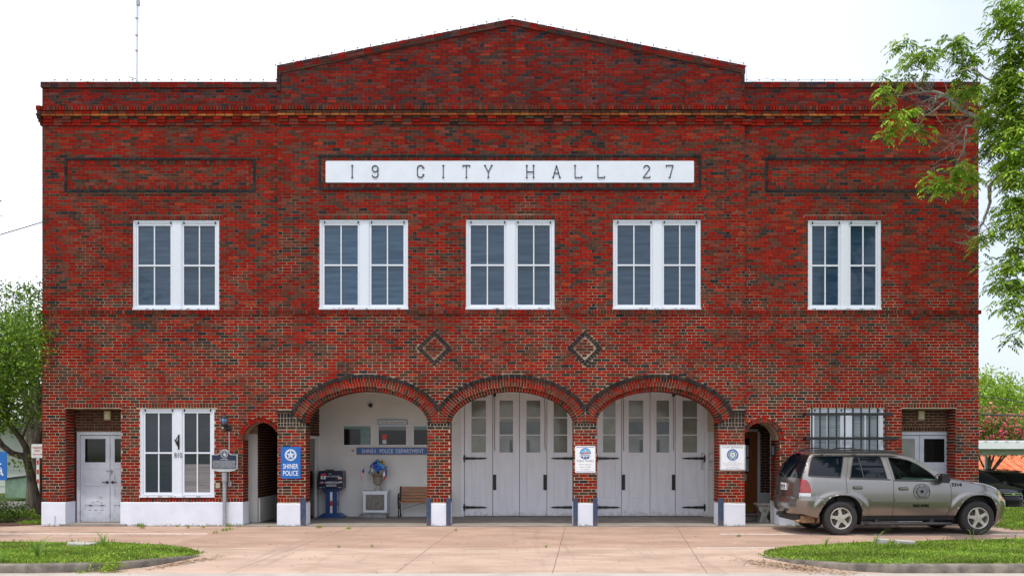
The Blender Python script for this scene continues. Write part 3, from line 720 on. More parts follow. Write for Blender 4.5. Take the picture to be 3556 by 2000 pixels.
# back wall of the right passage, brick side of the left passage, left end wall of the porch
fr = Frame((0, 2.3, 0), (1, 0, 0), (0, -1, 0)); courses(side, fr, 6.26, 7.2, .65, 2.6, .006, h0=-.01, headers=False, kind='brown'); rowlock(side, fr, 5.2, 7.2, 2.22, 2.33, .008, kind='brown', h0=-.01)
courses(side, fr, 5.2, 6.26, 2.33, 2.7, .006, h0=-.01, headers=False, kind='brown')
side.m = 1; side.box(6.26, 7.3, 2.304, 2.4, .1, 3.0); side.box(5.0, 6.26, 2.304, 2.4, 2.2, 3.0); side.m = 0
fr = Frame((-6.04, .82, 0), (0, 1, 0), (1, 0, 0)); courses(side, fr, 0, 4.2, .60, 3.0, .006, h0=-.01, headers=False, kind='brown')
side.m = 1; side.box(-6.3, -6.044, .82, 5.1, .1, 3.0); side.m = 0
fr = Frame((-5.0, .42, 0), (0, 1, 0), (1, 0, 0))
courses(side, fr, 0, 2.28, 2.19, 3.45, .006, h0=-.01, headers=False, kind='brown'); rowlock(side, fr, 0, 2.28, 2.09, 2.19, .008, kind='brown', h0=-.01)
side.m = 1; side.box(-5.3, -5.004, .41, 2.7, 2.09, 3.5); side.m = 0
side.build('reveals_and_inner_brick', [m_brick, m_mortar], hall)

# white stucco plinth, with a real offset from the brick
def plinth(x0, x1, y0, y1, z1, seed=0):
    p = MB(); r = random.Random(seed); n = max(2, int((x1-x0)/.12))
    tops = [z1 + r.uniform(-.006, .004) for _ in range(n+1)]; bots = [r.uniform(-.0, .012) for _ in range(n+1)]
    for i in range(n):
        a = x0+(x1-x0)*i/n; b = x0+(x1-x0)*(i+1)/n
        A = [p.V(q) for q in ((a, y0-.0, bots[i]), (b, y0, bots[i+1]), (b, y0, tops[i+1]-.012), (a, y0, tops[i]-.012))]; p.F(A)
        B = [p.V(q) for q in ((a, y0+.012, tops[i]), (b, y0+.012, tops[i+1]), (b, y1, tops[i+1]), (a, y1, tops[i]))]
        p.F((A[3], A[2], B[1], B[0])); p.F(B)
    p.poly([(x0,y1,0),(x0,y0,0),(x0,y0,z1-.012),(x0,y0+.012,z1),(x0,y1,z1)]); p.poly([(x1,y0,0),(x1,y1,0),(x1,y1,z1),(x1,y0+.012,z1),(x1,y0,z1-.012)])
    return p.build('plinth', m_stucco, hall)
for i, (x0, x1) in enumerate(((XL-.008, REC[0][0]+.008), (REC[0][1]-.008, -6.15+.008), (6.12-.008, REC[1][0]+.008), (REC[1][1]-.008, XR+.008))):
    plinth(x0, x1, -.022, T+.04, .55, i)
for i, (a, b) in enumerate(PIERS): plinth(a-.009, b+.009, -.072, T+.002, .525, 9+i)
for i, (a, b) in enumerate(PIERS):
    for X, sx in ((a, -1), (b, 1)):
        if (i == 0 and sx < 0) or (i == 3 and sx > 0): continue
        g = MB(); w = .105 if i in (0, 3) else .088
        y = -.080
        g.box(min(X, X-sx*w), max(X, X-sx*w), y-.008, y, .0, .645)
        g.box(min(X, X+sx*.016), max(X, X+sx*.016), y-.008, y+.03, .0, .645)
        for z in (.1, .32, .55): g.disc(X-sx*w*.5, z, .012, y-.014, y-.008, 8)
        g.build('corner_guard', m_bluesteel, hall)
# porch: floor, ceiling, walls
f = MB(); f.box(-6.3, 7.2, -.13, 5.2, -.02, .016); f.box(-10.3, -8.8, -.05, .6, -.02, .05); f.box(8.8, 10.3, -.05, .6, -.02, .05); f.box(5.31, 7.2, 1.35, 5.2, .0, .10)
f.build('porch_floor', m_floor, hall)
f = MB(); f.box(-5.3, 5.3, .41, 2.8, 3.50, 3.6); f.box(-6.3, -5.3, .41, 5.1, 2.9, 3.0); f.box(5.31, 7.2, .72, 5.1, 2.65, 2.75)
for x0, x1 in REC: f.box(x0-.1, x1+.1, .03, .46, REC_TOP+.01, REC_TOP+.06)
f.build('porch_ceiling', m_ceiling, hall)
for nm, bx in (('porch_wall', [(-5.02, -1.25, 2.70, 2.80, .016, 3.5), (-4.385, -4.375, 2.692, 2.70, .016, 1.62)]), ('porch_wall', [(1.58, 2.17, 2.70, 2.80, .016, 3.5)]), ('porch_wall', [(4.98, 5.3, 2.70, 2.80, .016, 3.5), (5.20, 5.29, .41, 2.70, .016, 3.5)]),
               ('passage_wall', [(-5.34, -5.26, .41, 5.1, .6, 2.9)]), ('side_doorway_frame', [(-5.08, -5.0, 1.35, 1.50, .016, 2.02), (-5.08, -5.0, 2.4, 2.70, .016, 2.02), (-5.08, -5.0, .41, 2.7, 2.02, 2.09), (-5.06, -4.985, .8, 1.35, .016, 2.02)]),
               ('passage_doorway_frame', [(-6.45, -6.045, .80, .86, .02, 2.12)]), ('passage_wainscot', [(-6.04, -6.0, .86, 5.1, .02, .60)]), ('passage_wainscot', [(6.26, 7.2, 2.27, 2.30, .02, .655)]),
               ('passage_wall', [(5.30, 5.345, .5, 2.3, .1, 2.3)]), ('passage_wall', [(6.115, 6.9, .70, .74, .0, 3.0)])):
    w = MB()
    for q in bx: w.box(*q)
    w.build(nm, m_wallwhite, hall)
k = MB(); k.box(-5.07, -5.045, 1.5, 2.4, .02, 2.02); k.build('dark_doorway_sheet', m_darkglass, hall)  # dark sheet stands in for the unlit space past the opening
k = MB(); k.box(-6.3, -5.3, 5.1, 5.2, 0, 3); k.build('passage_end', m_darkglass, hall)
# the police office windows in the porch wall
pf = MB()
for x0, x1, z0, z1 in ((-4.44, -1.30, 2.36, 2.42), (-4.44, -1.30, 1.60, 1.64)): pf.box(x0, x1, 2.675, 2.70, z0, z1)
pf.box(-4.44, -1.30, 2.684, 2.70, 1.64, 2.36)
wf = pf.build('office_window_surround', m_wallwhite, hall)
for j, (x0, x1) in enumerate(((-4.38,-3.63), (-3.48,-2.71), (-2.57,-1.80))):
    q = MB(); z0, z1 = 1.84, 2.38
    for a in ((x0, x1, z0, z0+.03), (x0, x1, z1-.03, z1), (x0, x0+.03, z0+.03, z1-.03), (x1-.03, x1, z0+.03, z1-.03)): q.box(a[0], a[1], 2.655, 2.684, a[2], a[3])
    o = q.build('office_window', m_white, hall)
    q = MB(); q.box(x0+.03, x1-.03, 2.672, 2.683, z0+.03, z1-.03); q.build('pane', m_darkglass, o)
    q = MB(); q.box(x0+.03, x1-.03, 2.664, 2.671, z1-.12, z1-.03); q.box(x0+.42, x1-.04, 2.664, 2.671, z0+.03, z1-.12)
    if j == 0: q = MB(); q.box(x0+.03, x1-.03, 2.664, 2.671, z1-.10, z1-.03); q.box(x0+.46, x1-.05, 2.664, 2.671, z0+.03, z1-.10)
    if j == 1: q = MB(); q.box(x0+.03, x1-.03, 2.664, 2.671, z1-.13, z1-.03)
    q.build('blind', m_teal if j != 1 else m_blueglass, o)
q = MB(); q.box(-3.36, -3.24, 2.662, 2.671, 2.02, 2.14); q.m = 1; q.box(-3.35, -3.25, 2.662, 2.671, 1.9, 2.0)
tag(q.build('notice_card', [m_red, m_wallwhite]), 'small red and white notice behind the middle police office window', 'notice')
# tall building body behind
b = MB(); b.box(XL+.01, XR-.01, 5.2, 22, .0, 9.75); b.box(XL+.01, -6.7, .62, 5.2, 0, 9.75); b.box(7.4, XR-.01, .62, 5.2, 0, 9.75); b.box(-6.7, 7.4, T+.01, 5.2, 3.62, 9.75)
b.build('side_and_rear_walls', m_wallbrick, hall)

# ---------------------------------------------------------------- windows of the hall
def sash_window(x0, x1, z0, z1, yf, glass, low=None):
    """twin sash window: casing, centre mullion, two sashes with muntins, hanging clips; front of casing at yf"""
    w, h = x1-x0, z1-z0; fz = lambda t: z0+h*t; fx = lambda t: x0+w*t
    m = MB(); ob = .035; y = yf
    m.box(x0, x1, y, y+.10, z1-ob, z1); m.box(x0, x0+ob, y, y+.10, z0+.05, z1-ob); m.box(x1-ob, x1, y, y+.10, z0+.05, z1-ob)
    m.box(x0-.008, x1+.008, y-.025, y+.10, z0, z0+.045)                      # sill
    m.box(fx(.462), fx(.552), y+.004, y+.10, z0+.045, z1-ob)                  # mullion
    m.box(x0+ob, x0+ob+.03, y+.015, y+.10, z0+.045, z1-ob); m.box(x1-ob-.03, x1-ob, y+.015, y+.10, z0+.045, z1-ob)
    m.box(fx(.462)-.022, fx(.462), y+.012, y+.10, z0+.045, z1-ob); m.box(fx(.552), fx(.552)+.022, y+.012, y+.10, z0+.045, z1-ob)
    m.box(x0+ob+.03, fx(.462)-.022, y+.013, y+.10, z1-ob-.035, z1-ob); m.box(fx(.552)+.022, x1-ob-.03, y+.013, y+.10, z1-ob-.035, z1-ob)
    m.m = 1
    r = random.Random(int(x0*100))
    for k in range(9):                                                        # flaked paint on the sill
        a = r.uniform(x0+.05, x1-.15); m.box(a, a+r.uniform(.02, .10), y-.0265, y-.024, z0+r.uniform(.004,.02), z0+r.uniform(.026,.036))
    wo = m.build('window', [m_white, m_chip], hall)
    for sa, sb in ((x0+ob+.034, fx(.462)-.026), (fx(.552)+.026, x1-ob-.034)):
        s = MB(); st = .038; za, zb = z0+.052, z1-ob-.04; zm = fz(.497)
        s.box(sa, sb, y+.022, y+.06, za, za+.062); s.box(sa, sb, y+.022, y+.06, zb-.045, zb)
        s.box(sa, sa+st, y+.022, y+.06, za+.062, zb-.045); s.box(sb-st, sb, y+.022, y+.06, za+.062, zb-.045)
        s.box(sa+st, sb-st, y+.018, y+.06, zm-.018, zm+.018)
        c = (sa+sb)/2
        s.box(c-.013, c+.013, y+.024, y+.06, za+.062, zm-.018); s.box(c-.013, c+.013, y+.024, y+.06, zm+.018, zb-.045)
        so = s.build('sash', m_white, wo)
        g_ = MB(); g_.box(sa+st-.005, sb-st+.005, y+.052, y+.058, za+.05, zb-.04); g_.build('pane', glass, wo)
        for xx in (sa+.03, sb-.04): cl = MB(); cl.box(xx, xx+.03, y+.002, y+.022, zb+.01, zb+.05); cl.box(xx+.008, xx+.02, y-.004, y+.02, zb-.01, zb+.05); cl.build('hanging_clip', m_black, wo)
        if low == 'pink' and sa > (x0+x1)/2:
            g_ = MB(); g_.box(sa+st, sb-st, y+.046, y+.051, za+.062, fz(.37)); g_.build('blind', m_blindpink, wo)
    return wo
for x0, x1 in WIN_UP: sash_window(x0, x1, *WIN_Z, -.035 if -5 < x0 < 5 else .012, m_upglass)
w810 = sash_window(*LOWWIN[0], *LOW_Z, .012, m_lowglass, 'pink')
sash_window(*LOWWIN[1], *LOW_Z, .012, m_blind)
n = MB(); n.text('810', -7.63, 1.62, .115, .0115, bold=.004, w=.18); n.build('house_number', m_black, hall)
n = MB(); n.box(-7.632, -7.598, -.004, .012, 1.75, 2.09); n.tube([(-7.615, .0, 1.78), (-7.645, -.05, 2.0), (-7.615, -.01, 2.06)], .011, 6); n.tube([(-7.615, -.03, 1.82), (-7.67, -.09, 1.98)], .017, 6)
n.build('flag_bracket', m_chip if False else m_black, hall)
# ---------------------------------------------------------------- window bars
gr = thing('window_bars', 'black iron bars bolted over the lower right white window', 'window bars', (7.645, 0, 0))
for z in (2.52, 1.97, 1.10):
    q = MB(); q.box(-1.0, 1.0+(.12 if z == 1.97 else 0), -.155, -.14, z, z+.062); q.box(-1.0, -.985, -.155, .0, z, z+.062); q.box(.985, 1.0, -.14, .0, z, z+.062); q.build('cross_bar', m_black, gr)
for k in range(10):
    q = MB(); x = -.84+k*.1865; q.box(x-.015, x+.015, -.139, -.118, .72, 2.70); q.build('upright_bar', m_black, gr)
# ---------------------------------------------------------------- recessed side doors
def double_door(cx, left):
    y = .50
    d = MB(); w = .765
    d.box(cx-w, cx+w, y-.035, y+.02, 2.09, 2.165); d.box(cx-w, cx-w+.07, y-.035, y+.02, .05, 2.09); d.box(cx+w-.07, cx+w, y-.035, y+.02, .05, 2.09)
    if left:                                       # paint flaked off the lower rail
        pass
    do = d.build('side_door', m_greydoor, hall)
    for s in (-1, 1):
        x0, x1 = (cx-w+.075, cx-.006) if s < 0 else (cx+.006, cx+w-.075)
        l = MB(); st = .10
        l.box(x0, x0+st, y, y+.04, .06, 2.08); l.box(x1-st, x1, y, y+.04, .06, 2.08)
        for a, b in ((.06, .30), (.46, .56), (.90, .98), (1.30, 1.45), (2.0, 2.08)): l.box(x0+st, x1-st, y, y+.04, a, b)
        for a, b in ((.30, .46), (.56, .90), (.98, 1.30)): l.box(x0+st-.001, x1-st+.001, y+.012, y+.035, a-.001, b+.001)
        l.m = 1
        if left:
            r = random.Random(3+s)
            for k in range(11):
                a = r.uniform(x0+.1, x1-.2); z = r.choice((.44, .5, .53, .33, .62, .96)); l.prism([(a, z), (a+r.uniform(.03,.12), z-.004), (a+.09, z+.012), (a+.03, z+.018)], y-.0015, y+.001)
        lo_ = l.build('leaf', [m_greydoor, m_chip], do)
        g_ = MB(); g_.box(x0+st+.0, x1-st-.0, y+.012, y+.02, 1.45, 2.0)
        g_.build('pane', m_darkglass if left or s > 0 else m_paperglass, do)
        if left:
            h = MB(); xx = cx + s*.06; h.disc(xx, .985, .03, y-.03, y); h.tube([(xx, y-.04, .985), (xx+s*.11, y-.045, .985)], .011, 8); h.build('lever_handle', m_black, do)
    if left:
        h = MB(); h.box(cx-.09, cx+.07, y-.012, y, 1.23, 1.265); h.box(cx+.0, cx+.045, y-.03, y-.012, 1.18, 1.24); h.tube([(cx+.01, y-.02, 1.24), (cx+.01, y-.02, 1.27), (cx+.035, y-.02, 1.27), (cx+.035, y-.02, 1.24)], .005, 6)
        h.build('hasp_and_padlock', m_galv, do)
    return do
double_door(-9.41, True); double_door(9.54, False)
for x, lb in ((-9.42, 'yellowed square wall light above the left recessed door'), (9.53, 'yellowed square wall light above the right recessed door')):
    q = MB(); q.rbox(x-.08, x+.08, .375, .434, 2.43, 2.66, .012); q.m = 1; q.box(x-.058, x+.058, .366, .375, 2.455, 2.635)
    tag(q.build('wall_light', [m_gold, m_fixture]), lb, 'wall light')
# ---------------------------------------------------------------- folding garage doors of the porch
def garage(x0, x1, cuts, curtains):
    y = 2.70
    c = MB(); c.box(x0-.09, x0-.005, y-.03, y+.05, .016, 3.5); c.box(x1+.005, x1+.09, y-.03, y+.05, .016, 3.5); c.box(x0-.005, x1+.005, y-.02, y+.05, 3.36, 3.5)
    d = c.build('garage_door', m_door, hall)
    xs = [x0] + cuts + [x1]
    for i in range(4):
        a, b = xs[i]+.006, xs[i+1]-.006; w = b-a; st = w*.25; l = MB()
        ga, gb = a+st, b-st*.95
        l.box(a, ga, y, y+.045, .03, 3.34); l.box(gb, b, y, y+.045, .03, 3.34)
        for z0, z1 in ((.03, .44), (1.36, 1.675), (3.02, 3.34)): l.box(ga, gb, y, y+.045, z0, z1)
        for z in (2.112, 2.560): l.box(ga, gb, y+.005, y+.045, z, z+.028)
        l.box(ga-.001, gb+.001, y+.022, y+.04, .439, 1.361)
        e = .03; l.box(ga+.03, gb-.03, y+.010, y+.03, .49, 1.31)
        lf = l.build('leaf', m_door, d, bevel=.004)
        for j, (z0, z1) in enumerate(((1.675, 2.112), (2.14, 2.56), (2.588, 3.02))):
            p = MB(); p.box(ga-.002, gb+.002, y+.028, y+.034, z0-.002, z1+.002)
            gm = m_paperglass
            if i in (1, 2) and j == 0: gm = m_paleglass
            p.build('pane', gm, lf)
            if i in (1, 2) and j == 1:
                p = MB(); p.box(ga, gb, y+.020, y+.0275, z0, z1-.10); p.build('pane', m_blueglass, lf)  # blue-grey sheet before the pane, a window reflection put in as colour
            if i in (1, 2) and j == 0:
                p = MB(); k = gb-.09 if i == 1 else ga+.005
                p.box(k, k+.08, y+.020, y+.0275, z0, z1-.12); p.build('pane', m_blueglass, lf)  # narrow strip of the same painted reflection
    for z in (.256, 1.52, 3.12):
        for s, X in ((1, x0), (-1, x1)):
            h = MB(); P_ = [(X-s*.035, z-.02), (X+s*.06, z-.035), (X+s*.16, z-.028), (X+s*.20, z-.034), (X+s*.36, z-.020), (X+s*.39, z-.027), (X+s*.54, z-.017), (X+s*.60, z),
                            (X+s*.54, z+.017), (X+s*.39, z+.027), (X+s*.36, z+.020), (X+s*.20, z+.034), (X+s*.16, z+.028), (X+s*.06, z+.035), (X-s*.035, z+.02)]
            h.prism(P_ if s > 0 else P_[::-1], y-.036, y-.001 if False else y-.030); h.prism([(X, z-.018), (X+s*.5, z-.010), (X+s*.5, z+.010), (X, z+.018)][::s], y-.030, y-.0005); h.box(X-.02, X+.02, y-.045, y-.03, z-.095, z+.085)
            h.build('strap_hinge', m_black, d)
    for X in (xs[1]+.05, xs[3]-.05):
        h = MB(); h.box(X-.042, X+.042, y-.012, y-.0005, .70, 1.10); h.box(X-.022, X-.006, y-.05, y-.012, .76, .79); h.box(X-.022, X-.006, y-.05, y-.012, 1.0, 1.03); h.box(X-.022, X-.006, y-.06, y-.05, .76, 1.03)
        h.build('pull_handle', m_black, d)
        h = MB(); h.box(X-.035, X+.035, y-.03, y-.0005, 3.12, 3.34); h.tube([(X-.01, y-.02, 3.13), (X+.0, y-.02, 2.6), (X-.005, y-.022, 2.0), (X+.005, y-.02, 1.72)], .006, 5)
        h.build('bolt_and_chain', m_black, d)
garage(-1.235, 1.60, [-.50, .195, .905], 0); garage(2.20, 4.985, [2.84, 3.58, 4.235], 1)

# ---------------------------------------------------------------- raised white name panel with its letters
n = MB(); n.rbox(-4.24, 4.14, -.085, -.045, 7.815, 8.305, .018); npan = n.build('name_panel', m_panel, hall)
def strokes(mb, ch, cx, z0, H, y, w=.020):
    W = H*.56; x0 = cx-W/2; x1 = cx+W/2; z1 = z0+H; s = .045
    def seg(a, b): 
        a, b = Vector((a[0], 0, a[1])), Vector((b[0], 0, b[1])); d = (b-a).normalized(); q = Vector((-d.z, 0, d.x))*w/2; a = a-d*w*.3; b = b+d*w*.3
        mb.prism([((a-q).x, (a-q).z), ((b-q).x, (b-q).z), ((b+q).x, (b+q).z), ((a+q).x, (a+q).z)], y+.008, y+.022)
    def arc(ccx, ccz, rx, rz, a0, a1, n=14):
        p = [(ccx+rx*math.cos(R(a0+(a1-a0)*i/n)), ccz+rz*math.sin(R(a0+(a1-a0)*i/n))) for i in range(n+1)]
        for a, b in zip(p, p[1:]): seg(a, b)
    def ser(x, z): seg((x-s*.38, z), (x+s*.38, z))
    if ch in '1I': seg((cx, z0), (cx, z1)); ser(cx, z0); ser(cx, z1)
    if ch == '9': arc(cx, z1-H*.27, W*.44, H*.25, 0, 360, 20); seg((x1-.012, z1-H*.27), (x1-.012, z0+H*.25)); arc(cx, z0+H*.25, W*.44, H*.24, 0, -165)
    if ch == 'C': arc(cx, z1-H*.25, W*.45, H*.24, 15, 180); seg((x0+.008, z1-H*.25), (x0+.008, z0+H*.25)); arc(cx, z0+H*.25, W*.45, H*.24, 180, 345); ser(x1-.01, z1-H*.22); ser(x1-.01, z0+H*.25)
    if ch == 'T': seg((cx, z0), (cx, z1)); seg((x0, z1), (x1, z1)); seg((x0, z1), (x0, z1-.03)); seg((x1, z1), (x1, z1-.03)); ser(cx, z0)
    if ch == 'Y': seg((x0, z1), (cx, z0+H*.45)); seg((x1, z1), (cx, z0+H*.45)); seg((cx, z0), (cx, z0+H*.45)); ser(x0, z1); ser(x1, z1); ser(cx, z0)
    if ch == 'H': seg((x0, z0), (x0, z1)); seg((x1, z0), (x1, z1)); seg((x0, z0+H*.47), (x1, z0+H*.47)); [ser(a, b) for a in (x0, x1) for b in (z0, z1)]
    if ch == 'A': seg((x0, z0), (cx, z1)); seg((x1, z0), (cx, z1)); seg((cx-W*.32, z0+H*.36), (cx+W*.32, z0+H*.36)); ser(x0, z0); ser(x1, z0)
    if ch == 'L': seg((x0, z0), (x0, z1)); seg((x0, z0), (x1, z0)); seg((x1, z0), (x1, z0+.03)); ser(x0, z1)
    if ch == '2': arc(cx, z1-H*.26, W*.44, H*.25, 165, -25); seg((x1-.025, z1-H*.36), (x0, z0)); seg((x0, z0), (x1, z0)); seg((x1, z0), (x1, z0+.03))
    if ch == '7': seg((x0, z1), (x1, z1)); seg((x0, z1), (x0, z1-.03)); seg((x1, z1), (cx, z0)); ser(cx, z0)
for ch, px in (('1',1224.6),('9',1304),('C',1461),('I',1540),('T',1620),('Y',1696),('H',1841),('A',1932),('L',2008),('L',2087),('2',2244),('7',2324)):
    q = MB(); strokes(q, ch, (px-1778)/152.3, 7.925, .275, -.107); q.build('letter', m_ink, npan)
# ---------------------------------------------------------------- signs
def rrect(mb, x0, x1, z0, z1, y0, y1, r=.02):
    P_ = []
    for cx, cz, a in ((x1-r, z0+r, -90), (x1-r, z1-r, 0), (x0+r, z1-r, 90), (x0+r, z0+r, 180)):
        for k in range(5): t = R(a+22.5*k); P_.append((cx+r*math.cos(t), cz+r*math.sin(t)))
    mb.prism(P_, y0, y1)
def panel(name, label, mats, draw, group=None, cat='sign'):
    t = thing(name, label, cat, group=group); draw(t); return t
# police sign
t = thing('police_sign', 'blue and white police sign with star badge on the leftmost porch pier', 'sign', (-5.035, -.062, 1.45))
q = MB(); rrect(q, -.225, .225, -.362, .362, -.022, .0, .018); q.build('board', m_blue, t)
q = MB(); q.disc(0, .175, .131, -.0245, -.022, 36); q.m = 1
q.arctext('POLICE DEPARTMENT', 0, .175, .112, .021, -.0265, 190, -10, bold=.012, xs=.72)
q.arctext('SHINER TEXAS', 0, .175, .112, .021, -.0265, 215, 325, bold=.012, xs=.72, flip=True)
q.m = 2; q.disc(0, .175, .094, -.0262, -.0245, 32); q.m = 0; q.star(0, .175, .094, -.0280, -.0262, .42)
q.m = 2; q.ring(0, .175, .030, .034, -.0292, -.0280, 20); q.m = 3; q.disc(0, .175, .028, -.0296, -.0280, 18)
q.build('badge', [m_signwhite, m_ink, m_blue, m_signgrey], t)
q = MB(); q.text('SHINER', 0, -.08, .112, -.0245, w=.345, bold=.006); q.text('POLICE', 0, -.235, .112, -.0245, w=.345, bold=.006); q.build('lettering', m_signwhite, t)
# public works sign
t = thing('public_works_sign', 'white public works sign with round blue logo on the porch pier right of centre', 'sign', (1.667, -.062, 1.525))
q = MB(); rrect(q, -.23, .23, -.305, .305, -.02, 0, .022); q.build('board', m_signwhite, t)
q = MB(); q.m = 0
q.box(-.205, .205, -.022, -.0202, .275, .285); q.box(-.205, .205, -.022, -.0202, -.285, -.275)
half = lambda r, up: [(r*math.cos(R(a)), (.135 if up else .062)+r*math.sin(R(a))*(1 if up else -.58)) for a in range(0, 181, 12)]
q.prism(half(.125, True), -.0225, -.0202); q.m = 1; q.prism(half(.112, True), -.0235, -.0225)
q.m = 2; q.prism([(-.085, .136), (.085, .136), (.075, .165), (.02, .182), (-.05, .168)], -.0245, -.0235); q.m = 5; q.prism([(-.03,.136),(.045,.136),(.02,.160),(-.01,.160)], -.0255, -.0245)
q.m = 4; q.star(0, .205, .022, -.0250, -.0235)
q.m = 3; q.prism([(-.105,.136),(.105,.136),(.09,.146),(.05,.141),(.02,.150),(-.02,.143),(-.06,.150)], -.0262, -.0255)
q.m = 0; q.prism(half(.10, False)[::-1], -.0225, -.0202); q.m = 4; q.disc(.035, .040, .018, -.0240, -.0225, 14); q.m = 3; q.disc(.043, .040, .013, -.0250, -.0240, 12); q.m = 4; q.box(-.045,-.025,-.0235,-.0225,.022,.055)
q.m = 0; q.box(-.14, .14, -.0222, -.0202, .130, .134); q.box(.08, .14, -.0222, -.0202, .064, .067); q.box(-.14, -.08, -.0222, -.0202, .064, .067)
q.build('emblem', [m_inkblue, mat('sky_blue_ink', (.12,.45,.75), .4), mat('salmon_ink', (.75,.28,.16), .4), m_ink, m_signwhite, mat('cream_ink', (.8,.68,.45), .4)], t)
q = MB(); q.m = 1; q.text('Shiner', -.0, .100, .046, -.0275, w=.215, bold=.006)
q.m = 0; q.text('PUBLIC WORKS', 0, -.035, .046, -.0205, w=.385, bold=.004); q.m = 2
q.text('810 N. Avenue E', 0, -.115, .026, -.0205, w=.27, bold=.004); q.text('Shiner, Tx. 77984', 0, -.172, .024, -.0205, w=.24, bold=.004); q.text('(361) 594-3362', 0, -.230, .024, -.0205, w=.21, bold=.004)
q.build('lettering', [m_ink, m_inkblue, m_ink], t)
# court entrance sign
t = thing('court_entrance_sign', 'white square court entrance sign with round blue seal on the rightmost porch pier', 'sign', (5.02, -.062, 1.568))
q = MB(); rrect(q, -.287, .287, -.29, .29, -.02, 0, .012); q.build('board', m_signwhite, t)
q = MB()
for a in ((-.275,.275,.270,.277), (-.275,.275,-.277,-.270), (-.275,-.268,-.27,.27), (.268,.275,-.27,.27)): q.box(a[0], a[1], -.022, -.0202, a[2], a[3])
q.m = 1; q.disc(.0, .060, .132, -.0215, -.0202, 36); q.m = 2; q.disc(0, .060, .092, -.0228, -.0215, 30); q.m = 3; q.ring(0, .06, .060, .082, -.0240, -.0228, 24); q.m = 2
q.m = 4; q.star(0, .06, .055, -.0245, -.0230); q.m = 2
q.arctext('MUNICIPAL COURT', 0, .06, .112, .021, -.0225, 195, -15, bold=.012, xs=.75); q.arctext('SHINER TEXAS', 0, .06, .112, .021, -.0225, 220, 320, bold=.012, xs=.75, flip=True)
q.build('seal', [m_ink, m_inkblue, m_signwhite, mat('seal_green', (.02,.16,.12), .5), mat('seal_grey', (.35,.42,.42), .5)], t)
q = MB(); q.text('COURT ENTRANCE', 0, .232, .040, -.0205, w=.47, bold=.008)
for s, z, w in (('810 North Ave. E', -.098, .21), ('Hours: Thursday   1:00 - 5:30 p.m.', -.136, .44), ('Judge Robert W. Penley, Sr.', -.168, .34), ('Phone: 361-594-2466', -.218, .26), ('Court Clerk: 361-594-3362', -.246, .33)):
    q.text(s, 0, z, .017, -.0205, w=w)
q.build('lettering', m_ink, t)
# office name board
t = thing('police_department_sign', 'long blue board with pale police department lettering under the office windows', 'sign', (-3.06, 2.68, 1.71))
q = MB(); q.box(-.97, .97, -.03, 0, -.092, .092); q.build('frame', m_mud, t)
q = MB(); q.box(-.955, .955, -.034, -.0301, -.078, .078); q.build('board', m_blue, t)
q = MB()
for s, x, w in (('SHINE', -.675, .30), ('POLICE', -.19, .345), ('DEPARTMENT', .415, .72)): q.text(s, x, .0, .100, -.0365, w=w, bold=.008)
q.text('R', -.475, -.005, .092, -.0365, w=.05, bold=.01, shear=-.15)
q.build('lettering', m_signgrey, t)
t = thing('motto_sign', 'narrow pale blue edged motto board above the middle office window', 'sign', (-3.09, 2.67, 2.455))
q = MB(); q.box(-.38, .38, -.02, 0, -.065, .065); q.build('frame', mat('light_blue_frame', (.13,.34,.62), .5), t)
q = MB(); q.box(-.355, .355, -.0235, -.0202, -.048, .048); q.build('board', m_wallwhite, t)
q = MB(); q.text('Proudly Serving Shiner', 0, 0, .048, -.0250, w=.64, shear=.35, bold=.004); q.build('lettering', m_ink, t)
t = MB(); t.disc(0, 0, .045, -.008, 0, 20); t.m = 1; t.ring(0, 0, .033, .040, -.0095, -.008, 20); t.disc(0, 0, .012, -.0095, -.008, 10); t.ring(0,0,.018,.024,-.0095,-.008,16)
tag(t.build('round_sticker', [m_wallwhite, m_ink], loc=(-4.12, 2.684, 1.72)), 'small round grey badge sticker left of the long blue board', 'sticker')
t = thing('weapons_notice', 'small white bordered notice on the porch wall behind the rightmost pier', 'sign', (5.10, 2.70, 1.45))
q = MB(); q.box(-.2, .2, -.012, 0, -.225, .225); q.build('board', m_wallwhite, t)
q = MB()
for a in ((-.19,.19,.205,.212), (-.19,.19,-.212,-.205), (-.19,-.183,-.205,.205), (.183,.19,-.205,.205), (-.19,.19,-.03,-.024)): q.box(a[0], a[1], -.0135, -.0121, a[2], a[3])
q.text('NOTICE', -.03, .175, .032, -.0135, w=.19, bold=.02); q.m = 1; q.ring(-.03, .10, .038, .048, -.0135, -.0121, 20); q.m = 0
q.box(-.05, -.01, -.0135, -.0121, .095, .108)
for s, z in (('IT IS PROHIBITED', .028), ('CARRY A HANDGUN', .005), ('ON THESE PREMISES', -.016), ('SE PROHIBE', -.06), ('LLEVAR UNA PISTOLA', -.10), ('SOBRE ESTE LUGAR', -.14)): q.text(s, 0, z, .016, -.0135, w=.31, bold=.01)
q.build('lettering', [m_ink, m_red], t)
